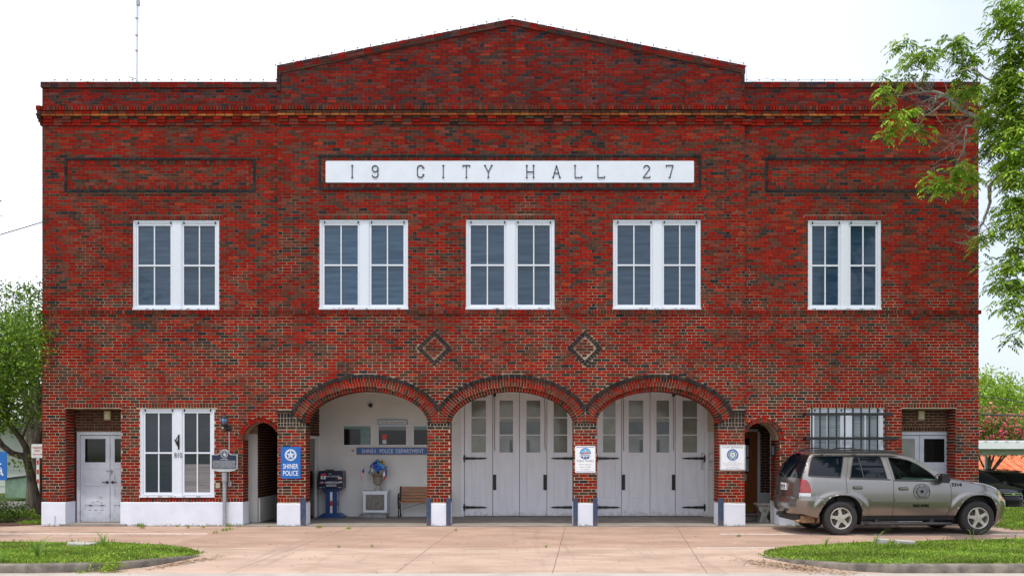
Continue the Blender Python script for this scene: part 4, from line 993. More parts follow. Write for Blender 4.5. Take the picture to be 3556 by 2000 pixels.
# ---------------------------------------------------------------- lantern, historical marker, small boxes
t = thing('wall_lantern', 'black carriage lantern on a bracket left of the small arch', 'lantern', (-6.50, -.008, 2.30))
q = MB(); c = (-.03, -.13, 0)
q.lathe([(.0,.265),(.012,.262),(.014,.235),(.03,.228),(.085,.185),(.088,.172),(.0,.172)][::-1], 16, c); q.build('cap', m_black, t)
q = MB(); q.lathe([(.045,.02),(.074,.06),(.082,.10),(.074,.15),(.062,.172)], 16, c); q.build('globe', mat('lantern_glass', (.10,.17,.30), .1, spec=.9), t)
q = MB()
for k in range(6):
    a = k*math.pi/3; q.tube([(c[0]+r*math.cos(a), c[1]+r*math.sin(a), z) for r, z in ((.05,.015),(.079,.06),(.087,.10),(.079,.15),(.068,.175))], .005, 5)
q.lathe([(.0,-.03),(.03,-.03),(.055,0),(.055,.018),(0,.018)], 16, c); q.build('cage', m_black, t)
q = MB(); q.tube([(-.03,-.13,-.02), (-.02,-.11,-.07), (.02,-.06,-.10), (.03,-.02,-.08)], [.02,.03,.035,.05], 10); q.disc(.035, -.07, .068, -.03, 0, 20); q.build('bracket', m_black, t)
q = MB(); q.box(-.115, -.035, -.05, -.01, -.072, -.045); q.build('sensor', m_alu, t)
q = MB(); q.tube([(-6.455, -.018, 2.19), (-6.455, -.018, .98)], .010, 8); tag(q.build('conduit', m_alu), 'thin grey conduit running down from the lantern to the marker', 'conduit')
for x, z, w, m, lb in ((-6.70, .93, .085, m_fixture, 'small beige outlet box on the brick left of the marker post'), (-6.43, .96, .06, m_galv, 'small grey outlet box on the brick behind the marker post')):
    q = MB(); q.rbox(x-w/2, x+w/2, -.05, -.004, z-.06, z+.06, .008); q.box(x-w/2-.006, x+w/2+.006, -.062, -.05, z-.05, z+.064); tag(q.build('outlet_box', m), lb, 'outlet box')
t = thing('historical_marker', 'dark cast historical marker with a state emblem on a grey post', 'marker', (-6.52, -.14, 0))
S_ = [(-.285,.0),(.285,.0),(.285,.315),(.16,.315),(.115,.335),(.085,.385),(.045,.42),(0,.43),(-.045,.42),(-.085,.385),(-.115,.335),(-.16,.315),(-.285,.315)]
q = MB(); q.M = Matrix.Translation((0, 0, 1.315)); q.prism([(x*1.045, (z-.16)*1.045+.16) for x, z in S_], -.02, .02)
q.m = 0; q.prism([(-.285,-.012),(-.22,-.045),(-.10,-.068),(.10,-.068),(.22,-.045),(.285,-.012)], -.012, .012); q.build('plate_rim', m_alu, t)
q = MB(); q.M = Matrix.Translation((0, 0, 1.315)); q.prism([(x*.975, (z-.16)*.965+.16) for x, z in S_], -.024, -.0202); q.build('plate', m_navy, t)
q = MB(); q.M = Matrix.Translation((0, 0, 1.315)); q.ring(0, .325, .073, .082, -.028, -.0242, 32); q.ring(0, .325, .058, .062, -.028, -.0242, 28)
TX = [(-.010,.045),(.012,.045),(.012,.020),(.038,.014),(.040,-.006),(.046,-.016),(.030,-.026),(.020,-.048),(.010,-.046),(-.002,-.026),(-.014,-.028),(-.022,-.014),(-.044,.006),(-.044,.010),(-.012,.010)]
q.prism([(x, z+.325) for x, z in TX[::-1]], -.028, -.0242); q.text('SHINER', 0, .214, .028, -.0255, w=.165, bold=.012)
q.arctext('TEXAS HISTORICAL COMMISSION', 0, .325, .067, .008, -.0255, 230, -50, xs=.7)
r_ = random.Random(5)
for k in range(8):                                  # worn raised lines of text too small to read
    z = .178-.0205*k; x = -.262+r_.uniform(0, .01)
    while x < .25:
        w = r_.uniform(.012, .04); q.box(x, min(x+w, .262), -.0262, -.0242, z-.0045, z+.0045); x += w+.008
q.build('lettering', m_alu, t)
q = MB(); q.lathe([(.0,1.23),(.062,1.23),(.062,1.03),(.052,1.02),(.0,1.02)][::-1], 16); q.lathe([(.0,0),(.044,0),(.044,1.02),(0,1.02)], 16); q.build('post', m_galv, t, smooth=40)
# little pipe at the left pier
q = MB(); q.tube([(-10.43, -.05, 0), (-10.43, -.05, .21), (-10.43, -.05, .26)], .012, 8); q.tube([(-10.43, -.05, .24), (-10.43, -.03, .24)], .02, 8); tag(q.build('vent_pipe', m_stucco), 'short white painted pipe against the plinth at the left corner', 'pipe')
q = MB(); q.disc(0, 0, .05, -.10, -.0, 14); q.disc(.0, 0, .032, -.13, -.10, 12); tag(q.build('security_camera', m_black, loc=(-3.66, 2.70, 2.89)), 'small black camera high on the porch wall inside the left arch', 'camera')
# ---------------------------------------------------------------- flag disposal box
t = thing('flag_disposal_box', 'navy flag disposal box on a blue pedestal with a red and white stripe', 'collection box', (-4.60, 2.20, .016))
q = MB(); q.prism([(-.31,.74),(.31,.74),(.31,1.17),(.28,1.195),(-.28,1.195),(-.31,1.17)], 0, .44); q.build('box', m_navy, t, bevel=.006)
q = MB(); q.box(-.22, .22, .06, .38, .70, .74); q.prism([(-.17,.66),(.17,.66),(.22,.70),(-.22,.70)], .06, .38); q.box(-.14,.14,.08,.36,.10,.66); q.prism([(-.30,.03),(.30,.03),(.24,.085),(.17,.11),(-.17,.11),(-.24,.085)], -.02, .44); q.box(-.33,.33,-.05,.46,.0,.03); q.build('pedestal', m_royal, t, bevel=.004)
q = MB(); q.m = 0; q.box(-.028,.030,.070,.0795,.12,.30); q.box(-.028,.030,.070,.0795,.43,.655); q.m = 1; q.box(-.028,.030,.070,.0795,.30,.43); q.m = 0; q.box(.1405,.146,.18,.24,.12,.30); q.box(.1405,.146,.18,.24,.43,.65); q.m = 1; q.box(.1405,.146,.18,.24,.30,.43); q.build('stripe', [m_signwhite, m_red], t)
q = MB(); q.text('PULL', -.01, 1.12, .022, -.003, w=.07, bold=.01); q.text('FLAG DISPOSAL', .06, 1.055, .036, -.003, w=.37, bold=.008); q.text('AMERICAN', .03, .900, .050, -.003, w=.35, bold=.02); q.text('LEGION', .015, .825, .050, -.003, w=.255, bold=.02); q.text('POST 201', -.215, .775, .020, -.003, w=.13, bold=.01); q.text('SHINER', .235, .775, .020, -.003, w=.10, bold=.01); q.build('lettering', m_signwhite, t)
q = MB(); q.m = 0; q.box(-.25,-.125,-.003,-.0002,.985,1.13); q.m = 1; q.box(-.25,-.125,-.006,-.0032,1.06,1.13); q.m = 2; q.box(-.25,-.20,-.0085,-.0062,1.10,1.13); q.disc(-.185, 1.02, .022, -.006, -.0032, 10)
q.m = 0; q.box(.185,.285,-.003,-.0002,.975,1.03); q.m = 1; q.box(.185,.285,-.006,-.0032,.975,.99); q.m = 3; q.box(.185,.285,-.006,-.0032,.995,1.005)
q.m = 1; q.box(-.275,-.185,-.003,-.0002,.872,.925); q.m = 0; q.box(-.275,-.185,-.005,-.0032,.885,.892); q.box(-.275,-.185,-.005,-.0032,.902,.909); q.m = 2; q.box(-.275,-.24,-.007,-.0052,.898,.925)
q.m = 1; q.box(.225,.29,-.003,-.0002,.88,.90); q.m = 0; q.box(.225,.29,-.003,-.0002,.90,.925); q.m = 2; q.box(.205,.225,-.003,-.0002,.88,.925); q.build('stickers', [m_signwhite, m_red, m_blue, m_galv], t)
q = MB(); q.tube([(-.15,.06,1.19), (-.14,.06,1.225), (.08,.06,1.225), (.09,.06,1.19)], .009, 6); q.m = 1; q.box(-.13,.07,.055,.065,1.197,1.22); q.build('handle', [m_gold, m_leafdark], t)
q = MB(); q.M = Matrix.Translation((.311, .22, .96)) @ Matrix.Diagonal((.01, .10, .155, 1)); q.lathe([(0,0),(1,0),(1,.2),(0,.2)], 20, axis='x'); q.build('side_emblem', mat('dim_emblem', (.09,.08,.08), .5), t)
# ---------------------------------------------------------------- memorial pedestal, urn, bouquet, flags
t = thing('memorial_pedestal', 'white boxy memorial pedestal with a bronze plaque and grey step', 'pedestal', (-3.47, 2.18, .016))
q = MB(); q.box(-.30,.30,0,.48,.10,.60); q.box(-.315,.315,-.012,.492,.60,.68)
for x in (-.30,.30): q.tube([(x, .01, .682), (x, .47, .682)], .018, 8)
q.build('body', m_white, t, bevel=.004)
q = MB(); q.box(-.235,.235,-.012,-.0005,.20,.59); q.m = 1
for z in (.44,.34): q.text('- - -', 0, z, .02, -.0135, w=.10)
q.build('plaque', [m_plaque, m_signgrey], t)
q = MB(); q.M = None; q.prismz([(-.38,-.17),(.31,-.17),(.31,.0),(-.38,.0)], 0, .10); q.prismz([(-.34,-.10),(.30,-.10),(.30,0),(-.34,0)], .10, .145); q.build('step', m_greybase, t, bevel=.02)
t = thing('urn', 'fluted brown cement urn standing on the white memorial pedestal', 'urn', (-3.43, 2.40, .698)); t.scale = (.80, .80, .78)
q = MB(); q.lathe([(0,0),(.128,0),(.128,.02),(.11,.045),(.085,.07),(.05,.12),(.045,.145),(.06,.17),(.055,.19),(.0,.19)], 24); q.build('foot', m_stone, t, smooth=40)
q = MB(); q.lathe([(0,.185),(.08,.19),(.115,.225),(.135,.27)], 24); q.lathe([(.130,.235),(.138,.30),(.147,.40),(.155,.46)], 36, flute=.07); q.lathe([(.135,.46),(.165,.475),(.20,.52),(.215,.545),(.215,.56),(.19,.555),(.12,.50),(0,.50)], 32); q.build('bowl', m_urn, t, smooth=45)
t = thing('bouquet', 'bouquet of blue, white and yellow artificial flowers in the urn', 'flowers', (-3.42, 2.40, 1.185))
rf = random.Random(4)
q = MB(); q.usecol = False
for k in range(110):
    a, e = rf.uniform(0, 6.28), rf.uniform(-.2, 1.1); r = rf.uniform(.06, .19); d = Vector((math.cos(a)*math.cos(e), math.sin(a)*math.cos(e), math.sin(e)+.25)); p = d*r*.75+Vector((0,0,.03)); s = d.cross(Vector((0,0,1))).normalized()*.02
    q.poly([p, p+d*.05+s, p+d*.11, p+d*.05-s])
q.tube([(0,0,-.06),(0,0,.06)], .03, 6); q.build('leaves', m_leafdark, t)
cols = [mat('blue_petal', (.02,.13,.55), .5), mat('sky_petal', (.10,.38,.75), .5), mat('white_petal', (.65,.68,.75), .5), mat('yellow_petal', (.75,.42,.04), .5), mat('violet_petal', (.10,.10,.55), .5)]
for k, (x, z, c, y) in enumerate(((-.17,.14,0,0),(-.19,.05,2,.02),(-.21,-.02,1,.0),(-.09,.20,0,-.08),(-.07,.12,4,-.16),(.0,.24,1,-.05),(-.02,.15,0,-.15),(.06,.10,0,-.18),(.10,.25,3,0),(.13,.19,3,-.05),(.12,.13,1,-.14),(.19,.10,1,-.02),(.20,.03,0,.0),(.0,.04,0,-.18),(.04,.18,1,-.12),(-.12,.04,2,-.12),(-.04,.27,1,.05))):
    q = MB(); n = Vector((x, y-.08, .10)).normalized(); ux = n.cross(Vector((0,0,1))).normalized(); uy = n.cross(ux)
    for rr, off, m in ((.052,.0,7),(.038,.014,6),(.022,.022,5)):
        for i in range(m):
            a = 6.28*i/m+off*90; b = a+6.28/m*1.15; C = Vector((x, y, z))+n*off
            q.poly([C, C+(ux*math.cos(a)+uy*math.sin(a))*rr+n*.014, C+(ux*math.cos((a+b)/2)+uy*math.sin((a+b)/2))*rr*1.18+n*.010, C+(ux*math.cos(b)+uy*math.sin(b))*rr+n*.014])
    q.build('flower', cols[c], t)
def stick_flag(label, x, z0, z1, draw, left):
    t = thing('stick_flag', label, 'flag', (x, 2.21, z0), group='small stick flags on the pedestal')
    q = MB(); h = z1-z0; q.tube([(.03*left, 0, 0), (0, 0, h)], .004, 6); q.m = 1; q.lathe([(0,h),(.008,h+.006),(.006,h+.025),(0,h+.03)], 8); q.build('stick', [m_signwhite, m_gold], t)
    q = MB(); N = 13
    def pt(u, v): return (-.002-u*.10-.012*math.sin(v*7)*u, -.012*math.sin(u*9+v*2), h-.01-v*.17-u*(.10+.05*v))
    for i in range(N):
        for j in range(6):
            q.m = draw(j/6, i/N, i); q.poly([pt(j/6, i/N), pt((j+1)/6, i/N), pt((j+1)/6, (i+1)/N), pt(j/6, (i+1)/N)][::-1])
    q.build('cloth', [m_red, m_signwhite, mat('flag_blue', (.03,.05,.30), .7)], t)
stick_flag('small striped national flag on a stick at the left end of the pedestal', -3.74, .70, 1.29, lambda u, v, i: 2 if (v < .53 and u < .4) else (i % 2), 1)
stick_flag('small red, white and blue state flag on a stick right of the urn', -3.165, .70, 1.27, lambda u, v, i: 2 if u < .34 else (1 if v < .5 else 0), 0)
# ---------------------------------------------------------------- park bench with wood slats
t = thing('park_bench', 'black cast iron bench with brown wood slats in the left porch', 'bench', (-2.28, 2.22, .016))
for k in range(5):
    q = MB(); z = .43+k*.078; y = .36+k*.022; q.M = Matrix.Translation((0, y, z)) @ Matrix.Rotation(R(-14), 4, 'X'); q.box(-.60, .60, -.011, .011, -.030, .030); q.build('back_slat', m_slat, t, bevel=.004)
for k in range(4):
    q = MB(); q.box(-.63, .63, -.04+k*.085, .035+k*.085, .385-.004*k, .410-.004*k); q.build('seat_slat', m_slat, t, bevel=.004)
for x in (-.60, .60):
    q = MB(); q.tube([(x,-.02,0),(x,.0,.20),(x,-.045,.36),(x,-.055,.42),(x,-.03,.56),(x,.02,.60),(x,.20,.60),(x,.36,.60)], [.018,.015,.02,.022,.02,.022,.018,.016], 8)
    q.tube([(x,.42,0),(x,.34,.20),(x,.30,.36),(x,.36,.50),(x,.45,.78)], [.02,.016,.02,.018,.022], 8)
    q.tube([(x,.0,.20),(x,.17,.28),(x,.34,.20)], .012, 6); q.tube([(x,-.04,.37),(x,.30,.35)], .016, 6)
    q.tube([(x,-.03,.50)]+[(x,.07+.06*math.cos(a),.49+.06*math.sin(a)) for a in np.linspace(3.1,-2.5,10)], .009, 6); q.build('end_frame', m_black, t)
q = MB(); q.tube([(-.58,.0,.2),(0,.15,.37)], .005, 5); q.tube([(.58,.0,.2),(0,.15,.37)], .005, 5); q.build('tie_rod', m_black, t)
# ---------------------------------------------------------------- right passage: door, kerb bench, mailbox
t = thing('passage_door', 'brown wood door with a glass panel and brass kick plate in the right passage', 'door', (5.775, 2.26, .10))
q = MB(); q.box(-.46,.46,.0,.045,.02,2.10); q.build('leaf', m_wood, t)
q = MB()
for a in ((-.29,.29,.30,.33),(-.29,.29,.82,.85),(-.29,-.26,.33,.82),(.26,.29,.33,.82),(-.30,.30,1.02,1.06),(-.30,.30,1.93,1.97),(-.30,-.26,1.06,1.93),(.26,.30,1.06,1.93)): q.box(a[0],a[1],-.012,-.0002,a[2],a[3])
q.build('panel_moulding', m_wood, t)
q = MB(); q.box(-.26,.26,-.008,-.0005,1.06,1.93); q.build('pane', m_darkglass, t)
q = MB(); q.box(-.36,.36,-.008,-.0005,.06,.27); q.build('kick_plate', m_brass, t)
q = MB(); q.box(-.52,-.46,-.03,.06,.0,2.16); q.box(.46,.53,-.03,.06,.0,2.16); q.box(-.52,.53,-.03,.06,2.10,2.17); q.box(-.46,.46,-.02,.06,0,.02); q.build('frame', m_white, t)
t = MB(); t.box(-.20,.24,-.016,-.0085,1.46,1.76); t.m = 1; t.ring(.14, 1.68, .045, .055, -.018, -.0162, 18); t.text('NO WEAPONS', .03, 1.56, .022, -.018, w=.30); t.text('ON THESE PREMISES', .03, 1.515, .022, -.018, w=.36)
tag(t.build('door_notice', [m_signgrey, m_ink], loc=(5.775, 2.26, .10)), 'grey notice with a ring symbol stuck inside the brown door glass', 'notice')
t = MB(); t.box(-.20,.24,-.016,-.0085,1.09,1.42); tag(t.build('blank_notice', m_signgrey, loc=(5.775, 2.26, .10)), 'blank grey paper stuck low in the brown door glass', 'notice')
t = MB(); t.box(-.30,.18,-.020,-.0125,.86,1.03); t.m = 1; t.text('OFFICE', -.06, .945, .095, -.022, w=.40, bold=.03); tag(t.build('office_sign', [m_signgrey, m_ink], loc=(5.775, 2.26, .10)), 'small pale office sign with black capitals on the brown door', 'sign')
t = thing('cement_bench', 'pale cement bench with scrolled legs inside the right passage', 'bench', (6.22, .95, .016))
q = MB(); q.prismz([(-.40,-.16),(.75,-.19),(.75,.19),(-.40,.16),(-.44,0)], .405, .46); q.prismz([(-.37,-.13),(.73,-.16),(.73,.16),(-.37,.13)], .37, .405); q.build('seat', m_stone, t, bevel=.015)
for x in (-.22, .12):
    q = MB(); q.prism([(x-.12,0),(x+.12,0),(x+.11,.05),(x+.06,.12),(x+.075,.22),(x+.13,.30),(x+.14,.37),(x-.14,.37),(x-.13,.30),(x-.06,.22),(x-.08,.12),(x-.11,.05)], -.13, .13)
    for zz, rr in ((.30,.045),(.08,.035)): q.ring(x, zz, rr*.55, rr, -.145, -.13, 16); q.disc(x, zz, rr*.3, -.15, -.13, 10)
    q.build('leg', m_stone, t, bevel=.012)
t = MB(); t.box(6.075,6.114,.28,.52,1.60,1.86); t.m = 1; t.box(6.070,6.075,.33,.38,1.63,1.83); t.box(6.070,6.075,.42,.47,1.63,1.83); tag(t.build('wall_switch_box', [m_black, m_galv]), 'small dark box with two pale slots on the passage reveal', 'box')
t = MB(); t.box(-5.95,-5.42,.9,1.5,.018,.03); tag(t.build('door_mat', m_trim), 'black door mat on the floor of the left passage', 'door mat')
# ---------------------------------------------------------------- roof mast, string lights, cables
t = thing('antenna_mast', 'thin pale lattice antenna mast rising behind the left parapet', 'antenna', (-9.86, 3, 9.75))
q = MB(); q.tube([(0,0,0),(.03,0,9)], .022, 8); q.build('mast', m_signgrey, t)
q = MB(); q.tube([(0,0,1.72),(-.20,0,1.78)], .018, 8); l = [(-.21,0,1.1),(-.21,0,2.2),(-.19,0,2.24),(-.15,0,2.24),(-.13,0,2.2),(-.13,0,1.1),(-.15,0,1.06),(-.19,0,1.06),(-.21,0,1.1)]; q.tube(l, .006, 5); q.build('dipole', m_signgrey, t)
q = MB(); q.tube([(.01,0,1.6),(.06,0,1.35)], .007, 5); q.tube([(.06,0,3.2),(.06,0,5)], .010, 5); q.box(.0,.08,-.03,.03,3.65,3.78)
q.build('small_aerial', m_galv, t)
for z in (2.85,2.45,3.3): q = MB(); q.box(-.03,.03,-.03,.03,z,z+.03); q.build('clamp', m_galv, t)
t = thing('string_lights', 'sagging string of small grey bulbs along the top of the parapet', 'string lights')
path = [(XL,10.14),(CL-.04,10.14),(CL-.06,10.48),(CL+.05,10.52),(0,11.58),(CR-.02,10.52),(CR+.04,10.45),(CR+.05,10.14),(XR,10.14)]
pts = []
for a, b in zip(path, path[1:]):
    l = math.hypot(b[0]-a[0], b[1]-a[1]); n = max(1, round(l/.296))
    pts += [(a[0]+(b[0]-a[0])*i/n, a[1]+(b[1]-a[1])*i/n) for i in range(n)]
pts.append(path[-1]); w = []; r_ = random.Random(9)
for a, b in zip(pts, pts[1:]):
    s = r_.uniform(.0, .05)
    w += [(a[0], -.03, a[1]+.03), ((a[0]+b[0])/2, -.04, (a[1]+b[1])/2+.03-s+r_.uniform(0,.03))]
q = MB(); q.tube(w, .0045, 4); q.build('wire', m_galv, t)
for i, (x, z) in enumerate(pts[1:-1]):
    q = MB(); q.M = Matrix.Translation((x, -.03, z+.005)) @ Matrix.Rotation(r_.uniform(-.4,.4), 4, 'Y'); q.lathe([(0,0),(.009,0),(.010,.02),(.016,.032),(.014,.042),(0,.048)], 7); q.build('bulb', m_bulb, t)
def cable(name, label, a, b, sag, r=.012):
    a, b = Vector(a), Vector(b); q = MB(); q.tube([a.lerp(b, k/16)-Vector((0,0,sag*4*(k/16)*(1-k/16))) for k in range(17)], r, 5); return tag(q.build(name, m_cable), label, 'cable')
cable('service_cable', 'dark service cable running from the left end of the hall down to the left', (XL, .15, 7.0), (-17.5, -3.0, 4.2), .15)
# ---------------------------------------------------------------- street signs at the left
t = thing('accessible_parking_sign', 'blue accessible parking sign on a post at the far left edge', 'sign', (-11.56, -.35, 0))
q = MB(); rrect(q, -.23, .23, 1.06, 1.70, -.012, 0, .03); q.build('board', m_blue, t)
q = MB(); q.M = Matrix.Translation((.02, 0, 1.36)); q.ring(.0, -.09, .085, .105, -.016, -.0121, 24); q.disc(-.03, .16, .032, -.016, -.0121, 14); q.prism([(-.045,.12),(-.01,.12),(.01,-.06),(-.03,-.06)], -.016, -.0121); q.prism([(-.01,.05),(.09,.05),(.09,.08),(-.01,.08)], -.0185, -.0162); q.prism([(.0,-.06),(.08,-.06),(.14,-.19),(.105,-.20),(.06,-.09),(.0,-.09)], -.0185, -.0162); q.build('wheelchair_symbol', m_signgrey, t)
q = MB(); q.box(-.03,.03,.001,.03,0,1.75); q.build('post', m_galv, t)
t = thing('parking_only_sign', 'small white parking only sign with a red arrow on a red striped post', 'sign', (-13.0, 4.0, 0))
q = MB(); rrect(q, -.17, .17, 1.52, 1.90, -.01, 0, .03); q.build('board', m_signwhite, t)
q = MB(); q.text('PARKING', 0, 1.80, .05, -.013, w=.27, bold=.02); q.text('ONLY', 0, 1.72, .05, -.013, w=.17, bold=.02); q.box(-.10,.10,-.013,-.0101,1.61,1.625); q.prism([(-.13,1.617),(-.09,1.595),(-.09,1.64)],-.013,-.0101); q.prism([(.13,1.617),(.09,1.64),(.09,1.595)],-.013,-.0101); q.build('lettering', m_red, t)
q = MB(); q.box(-.04,.04,.001,.03,0,1.52); q.m = 1
for k in range(5): q.box(-.03,.03,-.003,.001,.30+k*.26,.42+k*.26)
q.build('post', [m_signwhite, m_red], t)
# ---------------------------------------------------------------- station wagons
OUT = [(-.46,.36),(-.88,.44),(-.97,.50),(-1.0,.60),(-.985,.74),(-.91,.775),(-.915,.88),(-.905,1.0),(-.885,1.10),(-.86,1.17),(-.80,1.30),(-.71,1.45),(-.62,1.57),(-.54,1.645),(-.47,1.685),(-.2,1.70),(.3,1.71),(.8,1.70),
       (1.1,1.685),(1.35,1.65),(1.52,1.60),(1.68,1.51),(1.88,1.37),(2.12,1.19),(2.22,1.165),(2.5,1.12),(2.8,1.065),(3.02,1.005),(3.18,.935),(3.27,.86),(3.31,.76),(3.36,.695),(3.40,.66),(3.42,.58),(3.41,.47),(3.37,.36),(3.25,.28),(3.10,.26),
       (2.9,.30),(2.3,.31),(.5,.31),(.3,.34)]
ARCHP = [(-.48,.20),(-.44,.44),(-.385,.56),(-.31,.69),(-.21,.785),(-.10,.825),(.04,.835),(.17,.82),(.28,.765),(.37,.65),(.42,.52),(.44,.20)]
ARCHES = [ARCHP, [(x+2.73, z) for x, z in ARCHP]]
G_Q = [(-.70,1.235),(-.655,1.34),(-.58,1.48),(-.495,1.60),(-.455,1.628),(.155,1.638),(.145,1.58),(.01,1.205)]
G_R = [(.20,1.19),(.265,1.40),(.345,1.60),(.375,1.632),(.88,1.635),(.905,1.60),(.935,1.165)]
G_F = [(1.085,1.15),(1.05,1.595),(1.08,1.615),(1.30,1.590),(1.44,1.555),(1.60,1.47),(1.78,1.325),(1.88,1.225),(1.915,1.13)]
D_R = [(.12,.86),(.11,1.17),(.27,1.67),(1.0,1.68),(1.045,1.14),(1.035,.41),(.47,.41),(.44,.52),(.40,.66),(.30,.78),(.2,.83)]
D_F = [(1.045,1.14),(1.0,1.68),(1.35,1.64),(1.52,1.585),(1.68,1.495),(1.9,1.335),(2.10,1.17),(2.17,1.08),(2.20,.85),(2.17,.58),(2.12,.41),(1.035,.41)]
TAIL = [(-.93,.81),(-.67,.81),(-.655,.95),(-.69,1.07),(-.76,1.145),(-.93,1.16)]
HEAD = [(3.20,.70),(3.345,.70),(3.30,.93),(3.19,.935),(3.185,.87)]
SILL = [(.43,.30),(2.30,.30),(2.32,.41),(.43,.41)]
def sq(P_): return [(x if x > -.45 else -.45+(x+.45)*.70, z) for x, z in P_]
OUT, ARCHES, G_Q, TAIL = sq(OUT), [sq(a) for a in ARCHES], sq(G_Q), sq(TAIL)
def inside(P_, x, z):
    c = False; n = len(P_)
    for i in range(n):
        x0, z0 = P_[i]; x1, z1 = P_[(i+1) % n]
        if (z0 > z) != (z1 > z) and x < (x1-x0)*(z-z0)/(z1-z0)+x0: c = not c
    return c
def bodyW(x, z):
    w = .915 - .075*max(0, (.74-z)/.4)**2 - .30*max(0, z-.80)**2
    if z > 1.12: w -= (z-1.12)*.20
    if x < -.55: w -= .22*((-.55-x)/.29)**2.4
    if x > 2.75: w -= .30*((x-2.75)/.66)**2.1
    if x > 2.1 and z > .90: w -= .25*min(1, (x-2.1)/.5)*max(0, z-.90)**1.3
    for cx in (0, 2.73):                           # flared arches
        dx = (x-cx-.0)/.60; dz = (z-.34)/.585; d = (abs(dx)**2.6+abs(dz)**2.6)**(1/2.6)
        if z > .2: f_ = max(0, min(1, (1.0-d)/.13)); w += .026*f_*f_*(3-2*f_)
    if z < .775 and (x < -.40 or x > 3.12): w += .012
    return w
def side_cells():
    bm = bmesh.new(); x0, x1, z0, z1, d = -1.05, 3.5, .2, 1.76, .05
    nx, nz = int((x1-x0)/d)+1, int((z1-z0)/d)+1
    g = [[bm.verts.new((x0+i*d, 0, z0+j*d)) for i in range(nx+1)] for j in range(nz+1)]
    for j in range(nz):
        for i in range(nx): bm.faces.new((g[j][i], g[j][i+1], g[j+1][i+1], g[j+1][i]))
    segs = []
    FL = [[(cx+.60*k*math.copysign(abs(math.cos(R(a)))**(2/2.6), math.cos(R(a))), .34+.585*k*math.copysign(abs(math.sin(R(a)))**(2/2.6), math.sin(R(a)))) for a in range(-6, 187, 8)] for cx in (0, 2.73) for k in (1.0, .955, .91, .87)]
    FL.append([(-.95,.875),(-.60,.875)])
    for P_ in FL: segs += list(zip(P_, P_[1:]))
    for P_ in [OUT, G_Q, G_R, G_F, D_R, D_F, TAIL, HEAD, SILL] + ARCHES: segs += list(zip(P_, P_[1:]+P_[:1]))
    for a, b in segs:
        if abs(a[0]-b[0])+abs(a[1]-b[1]) < 1e-6: continue
        lx, hx, lz, hz = min(a[0],b[0])-.01, max(a[0],b[0])+.01, min(a[1],b[1])-.01, max(a[1],b[1])+.01
        fs = []
        for f in bm.faces:
            vx = [v.co.x for v in f.verts]; vz = [v.co.z for v in f.verts]
            if max(vx) > lx and min(vx) < hx and max(vz) > lz and min(vz) < hz: fs.append(f)
        geom = set(fs); 
        for f in fs: geom.update(f.edges); geom.update(f.verts)
        bmesh.ops.bisect_plane(bm, geom=list(geom), dist=1e-4, plane_co=(a[0],0,a[1]), plane_no=Vector((-(b[1]-a[1]),0,b[0]-a[0])).normalized())
    bmesh.ops.triangulate(bm, faces=[f for f in bm.faces if len(f.verts) > 4])
    cells = {}
    for f in bm.faces:
        c = f.calc_center_median(); x, z = c.x, c.z
        if not inside(OUT, x, z) or any(inside(A, x, z) for A in ARCHES): continue
        k = 'body'
        for key, P_ in (('glass_q', G_Q), ('glass_r', G_R), ('glass_f', G_F), ('tail', TAIL), ('head', HEAD), ('sill', SILL), ('door_r', D_R), ('door_f', D_F)):
            if inside(P_, x, z): k = key; break
        cells.setdefault(k, []).append([(v.co.x, v.co.z) for v in f.verts])
    bm.free(); return cells
CELLS = side_cells()
def cross_skin():
    """the skin that runs over tailgate, roof, windscreen, bonnet and nose; strips with a tag"""
    i0, i1 = 1, 37; base = OUT[i0:i1+1]; pts = []
    for a, b in zip(base, base[1:]):
        n = max(1, int(math.hypot(b[0]-a[0], b[1]-a[1])/.07)); pts += [(a[0]+(b[0]-a[0])*k/n, a[1]+(b[1]-a[1])*k/n) for k in range(n)]
    pts.append(base[-1]); n = len(pts); nor = []
    for i in range(n):
        a, b = pts[max(0,i-2)], pts[min(n-1,i+2)]; dx, dz = b[0]-a[0], b[1]-a[1]; l = math.hypot(dx, dz); nor.append((-dz/l, dx/l))
    def bulge(x, z):
        if x < -.5: return .06
        if z > 1.6: return .045
        if 1.5 < x < 2.15: return .07
        if x > 2.15 and z > .88: return .05
        return .20
    bl = [bulge(*p) for p in pts]; bl = [sum(bl[max(0,i-3):i+4])/len(bl[max(0,i-3):i+4]) for i in range(n)]
    us = [-1,-.985,-.95,-.88,-.78,-.6,-.4,-.2,0,.2,.4,.6,.78,.88,.95,.985,1]; out = []
    G = [[(pts[i][0]+nor[i][0]*bl[i]*(1-abs(u)**3), bodyW(*pts[i])*u, pts[i][1]+nor[i][1]*bl[i]*(1-abs(u)**3)) for u in us] for i in range(n)]
    for i in range(n-1):
        mx, mz = (pts[i][0]+pts[i+1][0])/2, (pts[i][1]+pts[i+1][1])/2
        for k in range(len(us)-1):
            um = abs(us[k]+us[k+1])/2; key = 'body'
            if mx < -.48 and 1.19 < mz < 1.63 and um < .93: key = 'rear_window'
            elif 1.54 < mx < 2.11 and um < .96: key = 'windshield'
            elif mx < -.5 and .80 < mz < 1.15 and um > .93: key = 'tail'
            elif mx > 3.1 and .70 < mz < .935 and um > .62: key = 'head'
            elif mx > 3.1 and .72 < mz < .90 and um < .58: key = 'grille'
            elif mx > 3.1 and .36 < mz < .50 and um < .5: key = 'grille'
            out.append((key, us[k] > -.01, [G[i][k], G[i][k+1], G[i+1][k+1], G[i+1][k]]))
    return out
SKIN = cross_skin()
